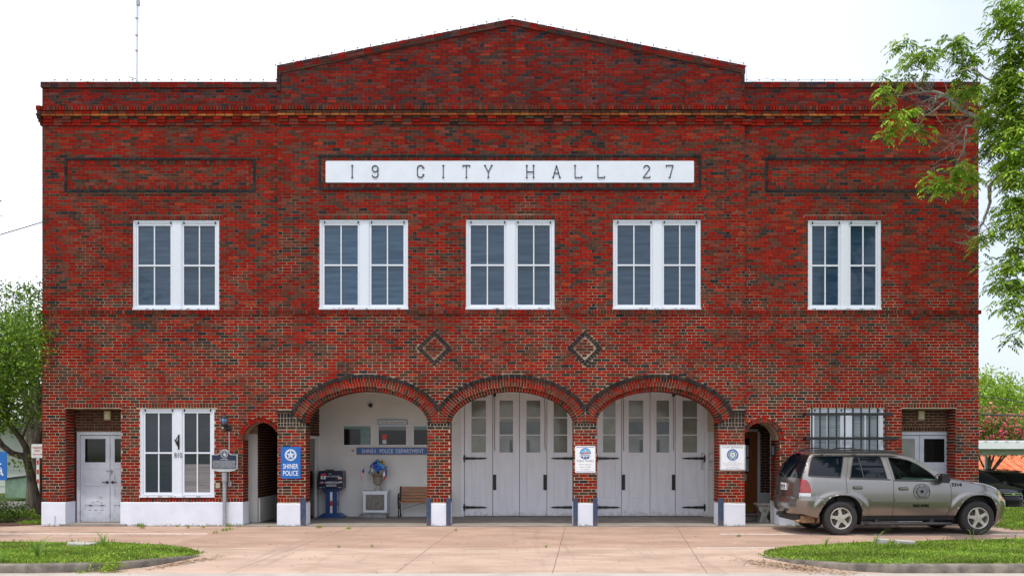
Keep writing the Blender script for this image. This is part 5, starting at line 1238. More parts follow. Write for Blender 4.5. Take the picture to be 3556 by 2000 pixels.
def wagon(name, label, cat, loc, rz, sc, paint, marks, clear, group=None):
    t = thing(name, label, cat, loc, rz, group); t.scale = (sc*(1.055 if marks else 1), sc, sc)
    def sidemesh(keys, s, off=0, mats=None):
        q = MB()
        for k in keys:
            for c in CELLS.get(k, []):
                p = [(x, s*(bodyW(x, z)-off), z) for x, z in c]
                q.poly(p if s < 0 else p[::-1])
        return q
    q = MB()
    for s in (-1, 1):
        for k in ('body',):
            for c in CELLS[k]: p = [(x, s*bodyW(x, z), z) for x, z in c]; q.poly(p if s < 0 else p[::-1])
    for key, sd_, p in SKIN:
        if key == 'body': q.poly(p[::-1])
    for s in (-1, 1):                              # sills and the panel behind the seams
        for c in CELLS['sill']: q.m = 1; p = [(x, s*(bodyW(x, z)-.03), z) for x, z in c]; q.poly(p if s < 0 else p[::-1])
    q.m = 1; q.box(-.75, 3.15, -.62, .62, .27, .45); q.box(2.15, 3.1, -.6, .6, .45, .85); q.box(-.44, .44, -.62, .62, .45, .8) ; 
    for A in ARCHES:
        for s in (-1, 1):
            for a, b in zip(A, A[1:]):
                q.poly([(a[0], s*bodyW(*a), a[1]), (b[0], s*bodyW(*b), b[1]), (b[0], s*.55, b[1]), (a[0], s*.55, a[1])])
            q.poly([(x, s*.56, z) for x, z in A])
    body = q.build('body', [paint, m_trim], t, smooth=48, merge=.0008)
    for s in (-1, 1):
        for key, gk in (('door_r', 'glass_r'), ('door_f', 'glass_f')):
            d = sidemesh([key], s).build('door', paint, t, smooth=48, merge=.0008)
            g = MB()
            for c in CELLS[gk]: p = [(x, s*(bodyW(x, z)-.010), z) for x, z in c]; g.poly(p if s < 0 else p[::-1])
            g.build('window', m_tint if (gk == 'glass_r' or not clear) else m_clear, d, merge=.0008)
            x0 = .23 if key == 'door_r' else 1.14; z0 = .985 if key == 'door_r' else .965
            h = MB(); y = bodyW(x0+.1, z0)
            P_ = [(x0+.02,z0-.033),(x0+.18,z0-.033),(x0+.20,z0-.015),(x0+.20,z0+.015),(x0+.18,z0+.035),(x0+.02,z0+.035),(x0,z0+.015),(x0,z0-.015)]
            h.m = 1; h.prism(P_, *sorted((s*(y+.002), s*(y+.008)))); h.m = 0; h.prism([(x*.9+(x0+.1)*.1, (z-z0)*.55+z0+.008) for x, z in P_], *sorted((s*(y+.006), s*(y+.028))))
            h.build('handle', [paint, m_trim], d)
        sidemesh(['glass_q'], s, .010).build('rear_side_window', m_tint, t, merge=.0008)
        # seams and trims: thin ribbons that follow the surface
        r = MB()
        def ribbon(P_, w, o=.0016, close=False):
            Q = []
            L_ = list(zip(P_, P_[1:])) + ([(P_[-1], P_[0])] if close else [])
            for a, b in L_:
                n = max(1, int(math.hypot(b[0]-a[0], b[1]-a[1])/.05)); Q += [(a[0]+(b[0]-a[0])*k/n, a[1]+(b[1]-a[1])*k/n) for k in range(n)]
            Q.append(Q[0] if close else P_[-1])
            for i, (a, b) in enumerate(zip(Q, Q[1:])):
                l = math.hypot(b[0]-a[0], b[1]-a[1]) or 1; nx, nz = -(b[1]-a[1])/l*w/2, (b[0]-a[0])/l*w/2
                r.poly([(x, s*(bodyW(x, z)+o), z) for x, z in ((a[0]-nx,a[1]-nz),(b[0]-nx,b[1]-nz),(b[0]+nx,b[1]+nz),(a[0]+nx,a[1]+nz))])
        for G_ in (G_Q, G_R, G_F): ribbon(G_, .016, close=True)
        ribbon([(-.62,1.222),(.01,1.192)], .022, .003); ribbon([(.18,1.175),(1.0,1.15)], .024, .004); ribbon([(1.06,1.135),(1.93,1.115),(2.02,1.13)], .026, .004)
        ribbon([(.47,1.17),(.455,1.62)], .018, .001)
        ribbon([(.12,.84),(.11,1.17),(.27,1.66)], .009); ribbon([(1.0,1.67),(1.045,1.14),(1.035,.41)], .009); ribbon([(2.10,1.17),(2.17,1.08),(2.20,.85),(2.17,.58),(2.12,.41)], .008)
        ribbon([(-.82,.775),(-.42,.775),(-.30,.77)], .007); ribbon([(3.08,.69),(3.35,.69)], .009); ribbon([(2.14,1.17),(2.6,1.085),(3.0,.99),(3.15,.935)], .006)
        ribbon([(1.93,1.12),(1.90,1.22),(1.98,1.27),(2.05,1.19),(2.06,1.12)], .02, .003)
        r.build('trim', m_trim, t)
        r = MB(); ribbon([(.57,.735),(1.02,.730)], .060, .014); ribbon([(1.06,.730),(2.10,.725)], .060, .014); r.build('rubbing_strip', paint, t)
        # lamps
        for key, nm, mt in (('tail', 'tail_light', m_redlens), ('head', 'headlight', m_amber if marks else m_tint)):
            q = MB()
            for c in CELLS[key]: p = [(x, s*(bodyW(x, z)+.004), z) for x, z in c]; q.m = 1 if (key == 'tail' and z_(c) < .875) else 0; q.poly(p if s < 0 else p[::-1])
            for k2, right, p in SKIN:
                if k2 == key and (right == (s > 0)):
                    q.m = 1 if (key == 'tail' and sum(v[2] for v in p)/4 < .875) else 0; q.poly(p[::-1])
            q.build(nm, [mt, m_signgrey] if key == 'tail' else [mt, m_redlens], t, smooth=60, merge=.001)
        # mirror, roof rail, running board
        q = MB(); q.tube([(2.05, s*.86, 1.12), (2.0, s*.97, 1.13)], .028, 8); q.prism([(1.905,1.10),(2.03,1.085),(2.075,1.15),(2.02,1.26),(1.95,1.285),(1.90,1.24)], *sorted((s*.95, s*1.13))); q.build('mirror', m_black, t, bevel=.03)
        q = MB(); q.tube([(-.42, s*.63, 1.71), (-.30, s*.63, 1.752), (.3, s*.63, 1.772), (.9, s*.63, 1.757), (1.15, s*.63, 1.725), (1.27, s*.63, 1.695)], [.010,.012,.014,.014,.012,.010], 8); q.box(-.42,1.2, s*.63-.015, s*.63+.015, 1.69, 1.74); q.build('roof_rail', m_trim, t, smooth=50)
        q = MB(); q.prismz([(.46, s*.86), (.52, s*.98), (2.15, s*.98), (2.24, s*.88), (2.2, s*.80), (.5, s*.80)][::s], .215, .27); q.box(.7,.78,s*.7 if s>0 else -.84,s*.84 if s>0 else -.7,.22,.33); q.box(1.8,1.88,s*.7 if s>0 else -.84,s*.84 if s>0 else -.7,.22,.33)
        q.build('running_board', m_trim, t, bevel=.02)
    for X in (-.22, .42):
        q = MB(); q.tube([(X-.09,-.63,1.755),(X,-.60,1.785),(X,-.4,1.805),(X,.4,1.805),(X,.60,1.785),(X-.09,.63,1.755)], [.016,.016,.014,.014,.016,.016], 8); q.tube([(X-.20,-.63,1.762),(X-.10,-.63,1.78),(X+.05,-.63,1.785),(X+.16,-.63,1.765)], .013, 6); q.build('roof_crossbar', m_trim, t, smooth=50)
    for k2, nm, mt in (('rear_window', 'rear_window', m_tint), ('windshield', 'windshield', m_tint if not clear else m_clear), ('grille', 'grille', m_blackgloss)):
        q = MB()
        for key, sd_, p in SKIN:
            if key == k2: q.poly(p[::-1])
        q.build(nm, mt, t, smooth=60, merge=.001)
    # bumpers' details, plate, exhaust
    q = MB(); q.tube([(-.80,0,.42),(-.95,0,.42)], .035, 8); q.box(-.98,-.90,-.05,.05,.36,.44); q.build('tow_hitch', m_trim, t)
    q = MB(); q.box(-.72,-.36,-.74,-.30,.245,.40); q.tube([(-.45,-.62,.30),(-.70,-.70,.30),(-.84,-.73,.27)], .035, 8); q.build('exhaust', m_mud, t, bevel=.03)
    q = MB(); q.box(-.855,-.835,-.15,.15,.91,1.06); q.m = 1; q.box(-.860,-.855,-.13,.13,.94,.955); q.box(-.860,-.855,-.12,-.03,.975,1.02); q.box(-.860,-.855,.02,.12,.975,1.02); q.m = 0; q.build('licence_plate', [m_signwhite, m_ink], t)
    q = MB(); q.tube([(-.80,-.02,1.20),(-.81,.10,1.22),(-.76,.34,1.27)], .012, 6); q.lathe([(0,-.03),(.035,-.03),(.03,.03),(0,.03)], 10, (-.81,-.02,1.20)); q.build('rear_wiper', m_trim, t)
    q = MB(); q.box(-.60,-.50,-.14,.14,1.70,1.73); q.build('brake_light', m_redlens, t)
    # wheels
    for cx in (0, 2.73):
        for s in (-1, 1):
            w = thing('wheel', None, None); w.parent = t; w.location = (cx, s*.80, .352); w.scale = (1/1.055 if marks else 1, 1, 1)
            def ly(y): return s*y
            q = MB(); prof = [(.215,.10),(.235,.112),(.30,.118),(.335,.108),(.350,.085),(.352,.0),(.350,-.085),(.335,-.108),(.235,-.10),(.215,-.09)]
            q.lathe([(r_, ly(y)) for r_, y in prof][::-s] if False else [(r_, ly(y)) for r_, y in prof], 40, axis='y')
            q.f = [f for f in q.f if len(f) == 4]; q.mi = q.mi[:len(q.f)]; q.c = q.c[:len(q.f)]; q.build('tyre', m_tyre, w, smooth=35)
            q = MB(); q.lathe([(.223, ly(.108)), (.216, ly(.112)), (.206, ly(.108)), (.196, ly(.06)), (.19, ly(-.08))], 40, axis='y'); q.f = [f for f in q.f if len(f) == 4]; q.mi = q.mi[:len(q.f)]; q.c = q.c[:len(q.f)]
            for k in range(5):
                a = math.pi/2+k*2*math.pi/5+.15; ca, sa = math.cos(a), math.sin(a); pr = [(.05,-.040),(.205,-.030),(.208,.030),(.05,.040)]
                pr = [(.05,-.048),(.10,-.034),(.16,-.028),(.207,-.047),(.207,.047),(.16,.028),(.10,.034),(.05,.048)]
                q.prism([(ca*u-sa*v, sa*u+ca*v) for u, v in pr], *sorted((ly(.060), ly(.098))))
            q.disc(0, 0, .072, *sorted((ly(.058), ly(.108))), n=24); q.disc(0, 0, .030, *sorted((ly(.108), ly(.114))), n=16); q.build('rim', m_alloy, w, smooth=35)
            q = MB(); q.disc(0, 0, .195, *sorted((ly(.0), ly(.03))), n=28); q.disc(0, 0, .13, *sorted((ly(.03), ly(.045))), n=28); q.build('brake_disc', m_wheelgap, w)
    # inside
    if clear:
        for (x, y) in ((1.25,-.38),(1.25,.38),(.40,-.38),(.40,.38)):
            q = MB(); q.box(x-.24,x+.26,y-.24,y+.24,.55,.72); q.M = Matrix.Translation((x-.22,y,.70)) @ Matrix.Rotation(R(-12),4,'Y'); q.box(-.07,.07,-.23,.23,0,.58); q.box(-.05,.05,-.12,.12,.60,.80); q.build('seat', m_seat, t, bevel=.04)
        q = MB(); q.prism([(1.78,.7),(2.2,.7),(2.2,1.12),(2.0,1.16),(1.85,1.10)], -.78, .78); q.build('dashboard', m_dash, t, bevel=.03)
        q = MB(); pts_ = [(1.68+.05*math.sin(a)*.4, .38+.18*math.cos(a), 1.06+.17*math.sin(a)) for a in np.linspace(0, 2*math.pi, 21)]; q.tube(pts_, .014, 6); q.tube([(1.68,.38,1.06),(1.85,.38,.98)], .03, 6); q.build('steering_wheel', m_trim, t)
        q = MB(); q.box(1.60,1.63,-.11,.11,1.46,1.53); q.tube([(1.62,0,1.53),(1.62,0,1.60)], .01, 5); q.build('inside_mirror', m_trim, t)
        q = MB(); q.box(.0,.02,-.70,.70,.5,1.58); q.build('cargo_screen', m_trim, t)
    else:
        q = MB(); q.box(-.5,2.0,-.66,.66,.5,1.15); q.build('interior', m_trim, t)
    if marks:
        def my(x, z): return -(bodyW(x, z)+.009)
        q = MB(); q.text('3314', 2.305, 1.050, .075, my(2.3,1.06)-.008, w=.205, bold=.012); q.build('fleet_number', m_decal, t)
        q = MB(); cx, cz = 1.60, .905; y = my(cx, cz)
        q.ring(cx, cz, .158, .165, y-.002, y+.001, 40); q.ring(cx, cz, .104, .110, y-.002, y+.001, 32)
        q.arctext('CITY OF SHINER', cx, cz, .133, .030, y-.002, 182, -2, bold=.01, xs=.8); q.arctext('TEXAS', cx, cz, .134, .030, y-.002, 238, 302, bold=.01, xs=.9, flip=True)
        q.star(cx, cz, .058, y-.0045, y-.0025, .30); q.m = 1; q.disc(cx, cz, .098, y-.0024, y-.0005, 28); q.build('door_seal', [m_decal, mat('seal_shade', (.13,.14,.15), .5, var=.5, vscale=40)], t)
        q = MB(); q.text('PUBLIC WORKS', 1.585, .615, .054, my(1.58,.62), w=.31, bold=.03); q.build('door_lettering', m_decal, t)
    else:
        q = MB(); q.box(3.44,3.56,-.42,.42,.775,.80); q.box(3.44,3.56,-.42,.42,.845,.865); q.prism([(3.50,.78),(3.58,.78),(3.58,.86),(3.50,.86)], -.08, .08); q.build('chrome_bar', m_chrome, t)
        q = MB(); q.box(3.55,3.565,-.15,.15,.45,.60); q.m = 1
        q.build('front_plate', [m_signwhite, m_ink], t)
        q = MB(); q.M = Matrix.Translation((3.5665, 0, .525)) @ Matrix.Rotation(R(90), 4, 'Z'); q.text('ISB-2708', 0, 0, .06, 0, w=.26, bold=.02); q.build('plate_lettering', m_ink, t)
    return t
def z_(c): return sum(p[1] for p in c)/len(c)
wagon('parked_wagon', 'silver grey four door wagon with a round door seal parked before the hall', 'car', (6.68, -1.27, 0), R(1.6), .985, m_paint, True, True)
wagon('black_wagon', 'shiny black wagon facing the viewer behind the right corner of the hall', 'car', (21.6, 23.3, hgt(20, 23)+.02), R(-76), 1.12, m_blackpaint, False, False, 'black cars in the car park')
wagon('black_wagon', 'black car at the right edge of the photo beside the shiny black wagon', 'car', (25.2, 26.0, hgt(20, 26)+.02), R(-76), 1.06, m_blackpaint, False, False, 'black cars in the car park')
# ---------------------------------------------------------------- grass islands with kerbs
def pip(P_, x, y): return inside(P_, x, y)
def kerb_and_lawn(name_l, outline_front, outline_back, seed, label_k):
    """front: kerb line from the far end to the tip (x, y, height of kerb); back: tip to the far end, flush with the drive"""
    K = MB(); n = len(outline_front); w = .15
    F_ = [Vector((x, y, h)) for x, y, h in outline_front]; inn = []
    for i, p in enumerate(F_):
        a, b = F_[max(0,i-1)], F_[min(n-1,i+1)]; d = (b-a); d.z = 0; d.normalize(); nn = Vector((-d.y, d.x, 0))
        if outline_front[0][0] > outline_front[-1][0]: nn = -nn
        inn.append(p+nn*w)
    for i in range(n-1):
        a, b, c, d = F_[i], F_[i+1], inn[i+1], inn[i]; r = .025
        f0 = Vector((a.x,a.y,-.02)); f1 = Vector((b.x,b.y,-.02)); ia = a.lerp(d,.17); ib = b.lerp(c,.17)
        K.poly([f0, f1, Vector((b.x,b.y,b.z-r)), Vector((a.x,a.y,a.z-r))]); K.poly([Vector((a.x,a.y,a.z-r)), Vector((b.x,b.y,b.z-r)), ib, ia]); K.poly([ia, ib, c, d]); K.poly([d, c, Vector((c.x,c.y,-.02)), Vector((d.x,d.y,-.02))])
    tag(K.build('kerb', m_kerb, smooth=60, merge=.001), label_k, None, None, 'structure')
    back = [Vector((x, y, .012)) for x, y in outline_back]
    poly = inn + back; S_ = MB(); c = sum(poly, Vector())/len(poly); c.z = .11
    ci = S_.V(c); ii = [S_.V(p-Vector((0,0,.004))) for p in poly]
    mid = [S_.V(p.lerp(c, .25)+Vector((0,0,.035 if p.z < .05 else .01))) for p in poly]
    for i in range(len(poly)):
        j = (i+1) % len(poly); S_.F((ii[i], ii[j], mid[j], mid[i])); S_.F((mid[i], mid[j], ci))
    tag(S_.build(name_l, m_lawn, smooth=80), kind='structure')
    return [(p.x, p.y) for p in poly], poly, c
KL = [(-14.5,-7.62,.125),(-10,-7.62,.125),(-8,-7.62,.125),(-6.8,-7.60,.125),(-6.1,-7.50,.125),(-5.74,-7.30,.12),(-5.45,-6.95,.105),(-5.28,-6.5,.085),(-5.18,-6.05,.05),(-5.11,-5.6,.012)]
BL = [(-5.3,-5.15),(-5.7,-4.65),(-6.3,-4.25),(-7.3,-4.0),(-9,-3.9),(-11,-3.85),(-14.5,-3.8)]
pl = kerb_and_lawn('lawn', KL, BL, 1, 'weathered concrete kerb curving round the left lawn')
KR = [(14.5,-7.62,.125),(10,-7.62,.125),(7.35,-7.62,.125),(6.2,-7.62,.125),(5.4,-7.60,.12),(4.95,-7.42,.11),(4.62,-7.05,.09),(4.35,-6.6,.06),(4.18,-6.2,.03),(4.06,-5.75,.012)]
BR = [(4.25,-5.2),(4.6,-4.75),(5.2,-4.35),(6.0,-4.0),(7.0,-3.75),(9,-3.4),(11,-3.2),(14.5,-3.1)]
pr = kerb_and_lawn('lawn', KR, BR, 2, 'weathered concrete kerb curving round the right lawn')
rng = np.random.default_rng(3)
def surf_z(poly, c, x, y):                         # height of the fan-shaped lawn under a point
    n = len(poly); best = 0
    v = np.array([x-c.x, y-c.y]); 
    for i in range(n):
        a, b = poly[i], poly[(i+1) % n]; A = np.array([[a.x-c.x, b.x-c.x],[a.y-c.y, b.y-c.y]])
        det = A[0,0]*A[1,1]-A[0,1]*A[1,0]
        if abs(det) < 1e-9: continue
        u = (v[0]*A[1,1]-v[1]*A[0,1])/det; w = (A[0,0]*v[1]-A[1,0]*v[0])/det
        if u >= -1e-6 and w >= -1e-6:
            s = u+w
            if s > 1.0: return None
            ze = (u*a.z+w*b.z)/max(s, 1e-6); bump = (.035 if ze < .05 else .01)
            zm = ze*.75+c.z*.25+bump
            return (ze + (zm-ze)*(1-s)/.25) if s > .75 else (zm+(c.z-zm)*(.75-s)/.75)
    return None
def blades(pts, hts, name, label=None, width=.006, green=((.25,.42,.035),(.36,.54,.06),(.15,.29,.03),(.46,.42,.14)), lean=.5, cat=None, kind='stuff', parent=None, wts=(.35,.35,.2,.1)):
    n = len(pts); P0 = np.array(pts, dtype=np.float64); a = rng.uniform(0, 2*np.pi, n); ln = rng.uniform(.15, 1, n)*lean
    h = np.array(hts); d = np.stack([np.cos(a), np.sin(a), np.zeros(n)], 1); s = np.stack([-np.sin(a), np.cos(a), np.zeros(n)], 1)
    tw = rng.uniform(0, 2*np.pi, n); s = np.stack([np.cos(tw), np.sin(tw), np.zeros(n)], 1)
    w = (width*rng.uniform(.6, 1.5, n))[:, None]
    up = np.array([0, 0, 1.0])
    m1 = P0 + d*(h*ln*.30)[:, None] + up*(h*.55)[:, None]; m2 = P0 + d*(h*ln)[:, None] + up*(h*(1-.28*ln))[:, None]
    V = np.stack([P0-s*w*.8, P0+s*w*.8, m1+s*w, m1-s*w, m2], 1).reshape(-1, 3)
    k = np.arange(n)*5; quads = np.stack([k, k+1, k+2, k+3], 1); tris = np.stack([k+3, k+2, k+4], 1)
    me = bpy.data.meshes.new(name); me.vertices.add(len(V)); me.vertices.foreach_set('co', V.ravel())
    me.loops.add(7*n); li = np.concatenate([quads, tris], 1).ravel(); me.loops.foreach_set('vertex_index', li)
    me.polygons.add(2*n); st = np.stack([np.arange(n)*7, np.arange(n)*7+4], 1).ravel(); me.polygons.foreach_set('loop_start', st)
    me.polygons.foreach_set('loop_total', np.tile([4, 3], n)); me.update(calc_edges=True)
    g = np.array(green); ci = rng.choice(len(g), n, p=wts); patch = .75+.25*np.sin(P0[:,0]*2.1+np.sin(P0[:,1]*3))*np.sin(P0[:,1]*2.7)
    c = g[ci]*(rng.uniform(.75, 1.25, n)*patch)[:, None]; c = np.concatenate([c, np.ones((n, 1))], 1)
    at = me.attributes.new('tone', 'FLOAT_COLOR', 'FACE'); at.data.foreach_set('color', np.repeat(c, 2, axis=0).astype(np.float32).ravel())
    me.materials.append(m_grass); o = bpy.data.objects.new(name, me); COL.objects.link(o)
    if parent: o.parent = parent
    return tag(o, label, cat, None, kind)
def lawn_blades(info, n, xr, name, label):
    xy, poly, c = info; pts, hs = [], []
    ys = [p.y for p in poly]
    while len(pts) < n:
        x = random.uniform(*xr); y = random.uniform(min(ys), max(ys)); z = surf_z(poly, c, x, y)
        if z is None: continue
        e = math.sin(x*1.7+1)*math.sin(y*2.3)+math.sin(x*4.1)*.5; t = random.random()
        if e < -.9 and random.random() < .5: continue
        pts.append((x, y, z-.003)); hs.append(random.uniform(.028, .060)*(1.0+.25*e)*(2.2 if t < .010 else 1))
    return blades(pts, hs, name, label, width=.0075, lean=.9)
lawn_blades(pl, 42000, (-9.6, -5.1), 'grass', 'bright green grass covering the left lawn behind the kerb')
lawn_blades(pr, 42000, (4.0, 9.9), 'grass', 'bright green grass covering the right lawn behind the kerb')
# fringes and tufts that grow out of joints and along the kerbs
def tufts(spots, name, label, n=26, h=(.04, .11), r=.06, kind='stuff', **k):
    pts, hs = [], []
    for x, y, z, sc in spots:
        for _ in range(int(n*sc)):
            a = random.uniform(0, 6.28); q = random.random()**.6*r*sc; pts.append((x+q*math.cos(a)*1.6, y+q*math.sin(a), z)); hs.append(random.uniform(*h)*min(1.3, .5+.5*sc))
    return blades(pts, hs, name, label, **k)
js = [(-8.45,-.12,0,1.1),(-8.4,-.2,0,.8),(-7.6,-.10,0,.5),(-7.2,-.5,0,.5),(-6.9,-.45,0,.5),(-6.45,-.12,0,1),(-6.2,-.10,0,.8),(-6.17,-.9,0,.8),(-6.17,-1.15,0,.8),(-6.2,-1.7,0,.6),(-4.3,-.5,0,.9),(-3.6,-.75,0,.8),(-1.2,-1.2,0,.4),(6.5,-.14,0,.8),(4.55,-2.4,0,.5),(-8.2,-.6,0,.6),(-5.5,-.2,0,.4),(.6,-4.36,0,.4),(-2.5,-4.36,0,.4),(-3.1,-4.36,0,.3)]
tufts(js, 'joint_weeds', 'small weeds sprouting from the joints of the drive and along the plinth')
fr_ = []
for i in range(len(KL)-1):
    for k in range(12):
        t = random.random(); a, b = KL[i], KL[i+1]; fr_.append((a[0]+(b[0]-a[0])*t, a[1]+(b[1]-a[1])*t+.14, a[2]-.01, .5))
for i in range(1, len(KR)-1):
    for k in range(12):
        t = random.random(); a, b = KR[i], KR[i+1]; fr_.append((a[0]+(b[0]-a[0])*t, a[1]+(b[1]-a[1])*t+.14, a[2]-.01, .5))
tufts(fr_, 'kerb_grass', 'loose grass hanging over both kerb edges', n=12, r=.10, h=(.03,.07), lean=1.4)
def weed(label, x, y, z, sc, seed, h=.45):
    r = random.Random(seed); t = thing('weed', label, 'weed', (x, y, z), 0, 'tall weeds on the lawns'); q = MB(); q.usecol = True
    for k in range(int(16*sc)):
        a = r.uniform(0, 6.28); hh = h*r.uniform(.5, 1); ln = r.uniform(.25, .9)*hh; w = .008; pts = []
        for i in range(7):
            u = i/6; pts.append((math.cos(a)*ln*u**1.3, math.sin(a)*ln*u**1.3, hh*(u*1.25-.62*u*u*u)))
        g_ = r.uniform(.8, 1.2); q.col = (.20*g_, .34*g_, .06*g_, 1)
        for i in range(6):
            wa, wb = w*(1-(i/6)**2), w*(1-((i+1)/6)**2); s_ = Vector((-math.sin(a), math.cos(a), .3)).normalized()
            A, B = Vector(pts[i]), Vector(pts[i+1]); q.poly([A-s_*wa, A+s_*wa, B+s_*wb, B-s_*wb])
    q.build('blades', m_grass, t); return t
weed('arching clump of long pale grass blades at the far left of the left lawn', -7.05, -7.0, .12, 1.6, 1, .50)
weed('low clump of long blades beside the kerb at the left picture edge', -7.30, -7.45, .11, .8, 2, .30)
weed('thin tall grass stalks in the middle of the left lawn', -6.9, -5.2, .11, .6, 3, .42)
weed('single tall seed stalk before the wagon on the right lawn', 6.35, -4.7, .08, .35, 4, .50)
weed('tall thin stalk before the front wheel of the silver wagon', 8.1, -4.6, .08, .3, 5, .48)
weed('few bent stalks left of the stone on the right lawn', 5.3, -5.2, .09, .4, 6, .34)
def shrub(name, label, cat, loc, rx, ry, rz_, n, leafs, cols, seed, group=None, flowers=None):
    r = np.random.default_rng(seed); t = thing(name, label, cat, loc, 0, group)
    o = crown_mesh([((0, 0, rz_), (rx, ry, rz_))], n, leafs, cols, seed, .2); o.parent = t
    q = MB()
    for k in range(6): a = k*1.05; q.tube([(0,0,0), (rx*.4*math.cos(a), ry*.4*math.sin(a), rz_*1.2)], [.012,.005], 5)
    q.build('stem', m_bark, t); return t
# ---------------------------------------------------------------- crowns of many leaves
def crown_mesh(blobs, n, size, cols, seed, inner=.35, name='crown', droop=.2, aspect=.45):
    """leaves (pointed quads) scattered through lobes; blobs = [(centre, radii[, weight])]"""
    r = np.random.default_rng(seed); vol = np.array([b[1][0]*b[1][1]*b[1][2]*(b[2] if len(b) > 2 else 1) for b in blobs])**.75; cnt = np.maximum(8, (n*vol/vol.sum()).astype(int)); allp, shade = [], []
    for (b, m) in zip(blobs, cnt):
        c, rad = np.array(b[0]), np.array(b[1]); nc = max(4, int(m/26))
        d = r.normal(size=(nc, 3)); d /= np.linalg.norm(d, axis=1)[:, None]; q = (r.uniform(inner**3, 1, nc)**(1/3))[:, None]
        cc = c + d*q*rad*(1+.18*np.sin(5*d[:, :1]+3*d[:, 1:2]+seed))                      # twig clumps
        k = r.integers(0, nc, m); sp = max(size*1.9, float(np.min(rad))*.17)
        allp.append(cc[k] + r.normal(size=(m, 3))*sp*np.array([1, 1, .6])); shade.append(r.uniform(.72, 1.3, nc)[k])
    p = np.concatenate(allp); sh = np.concatenate(shade); N = len(p)
    a = r.normal(size=(N, 3)); a[:, 2] -= droop; a /= np.linalg.norm(a, axis=1)[:, None]
    b_ = np.cross(a, r.normal(size=(N, 3)) + np.array([0, 0, 1.2])); b_ /= np.linalg.norm(b_, axis=1)[:, None]
    s = (size*r.uniform(.6, 1.4, N))[:, None]
    V = np.stack([p, p+a*s*.5+b_*s*aspect*.5, p+a*s, p+a*s*.5-b_*s*aspect*.5], 1).reshape(-1, 3)
    me = bpy.data.meshes.new(name); me.vertices.add(4*N); me.vertices.foreach_set('co', V.ravel()); me.loops.add(4*N); me.loops.foreach_set('vertex_index', np.arange(4*N))
    me.polygons.add(N); me.polygons.foreach_set('loop_start', np.arange(N)*4); me.polygons.foreach_set('loop_total', np.full(N, 4)); me.update(calc_edges=True)
    g = np.array(cols); c = g[r.integers(0, len(g), N)]*(sh*r.uniform(.8, 1.2, N))[:, None]; c = np.concatenate([c, np.ones((N, 1))], 1)
    at = me.attributes.new('tone', 'FLOAT_COLOR', 'FACE'); at.data.foreach_set('color', c.astype(np.float32).ravel())
    me.materials.append(m_leaf); o = bpy.data.objects.new(name, me); COL.objects.link(o); return o
GD = [(.08,.16,.016),(.05,.11,.014),(.12,.22,.024)]; GM = [(.16,.29,.025),(.10,.20,.02),(.23,.38,.04)]; GL = [(.30,.46,.045),(.22,.37,.03),(.38,.52,.07)]
# ---------------------------------------------------------------- left tree beside the corner of the hall
t = thing('leaning_tree', 'leafy dark green tree with a leaning forked trunk at the left corner of the hall', 'tree', (-11.05, 2.2, 0))
def loc_(px, py, Y): return P(px, py, Y) - Vector((-11.05, 2.2, 0))
q = MB()
q.tube(wobble([(0,0,-.05), loc_(138,1770,2.1), loc_(118,1700,2.0), loc_(106,1640,1.9), loc_(92,1590,1.8), loc_(72,1580,1.7)], .02, 1), [.14,.115,.10,.095,.09,.08], 12)
q.tube(wobble([loc_(92,1592,1.8), loc_(92,1555,1.7), loc_(70,1520,1.5), loc_(40,1480,1.4), loc_(14,1450,1.3), loc_(20,1380,1.0), loc_(45,1300,.7), loc_(80,1220,.4)], .02, 2), [.09,.075,.07,.065,.06,.05,.035,.02], 10)
q.tube(wobble([loc_(75,1582,1.7), loc_(40,1570,1.5), loc_(10,1545,1.3), loc_(-25,1500,1.0), loc_(-60,1400,.6), loc_(-70,1280,.4)], .02, 3), [.09,.07,.065,.06,.05,.03], 10)
for k, (a, b) in enumerate((((14,1450,1.3),(60,1400,.6)),((20,1380,1.0),(-20,1290,1.2)),((45,1300,.7),(110,1250,.4)),((14,1450,1.3),(100,1470,1.6)),((70,1520,1.5),(120,1440,1.2)),((-60,1400,.6),(20,1220,.2)))):
    q.tube(wobble([loc_(*a), (loc_(*a)+loc_(*b))/2+Vector((0,0,.1)), loc_(*b)], .05, 20+k), [.035,.022,.010], 7)
q.build('trunk', m_bark, t, smooth=60)
bl = []
for px, py, Y, rx, rz_ in ((20,1150,.6,.62,.38),(95,1160,.1,.55,.36),(150,1190,-.1,.34,.28),(60,1240,.4,.7,.42),(135,1265,.1,.34,.34),(-30,1230,.8,.9,.5),(30,1330,.6,.62,.36),(105,1340,.4,.40,.34),(-10,1400,.9,.55,.35),(90,1420,1.1,.38,.32),(40,1450,1.2,.40,.24),(125,1430,1.4,.18,.22),(60,1480,1.5,.30,.10),(30,1090,.8,.45,.2),(110,1110,.2,.35,.2),(-60,1330,.6,.7,.6),(-80,1180,.9,.8,.5),(60,1600,1.2,.20,.12),(-40,1470,1.0,.5,.3)):
    c = loc_(px, py, Y); bl.append((tuple(c), (rx, rx*.9, rz_)))
crown_mesh(bl, 13500, .085, GM+GM+GD+GL, 5, .1).parent = t
def tree(name, label, loc, h, blobs, n, leaf, cols, seed, group=None, tr=.25, bark=None):
    t = thing(name, label, 'tree', loc, 0, group); q = MB(); r = random.Random(seed); zc = min(b[0][2] for b in blobs)
    q.tube(wobble([(0,0,-.3), (0,0,h*.2), (.05*h*r.uniform(-1,1),0,h*.45)], .05, seed), [tr, tr*.8, tr*.6], 9)
    for k, b in enumerate(blobs): q.tube(wobble([(0,0,h*.3), (Vector(b[0])*.55+Vector((0,0,h*.18))), Vector(b[0])], .06, seed+k), [tr*.5, tr*.3, tr*.08], 6)
    q.build('trunk', bark or m_bark, t); crown_mesh(blobs, n, leaf, cols, seed).parent = t; return t
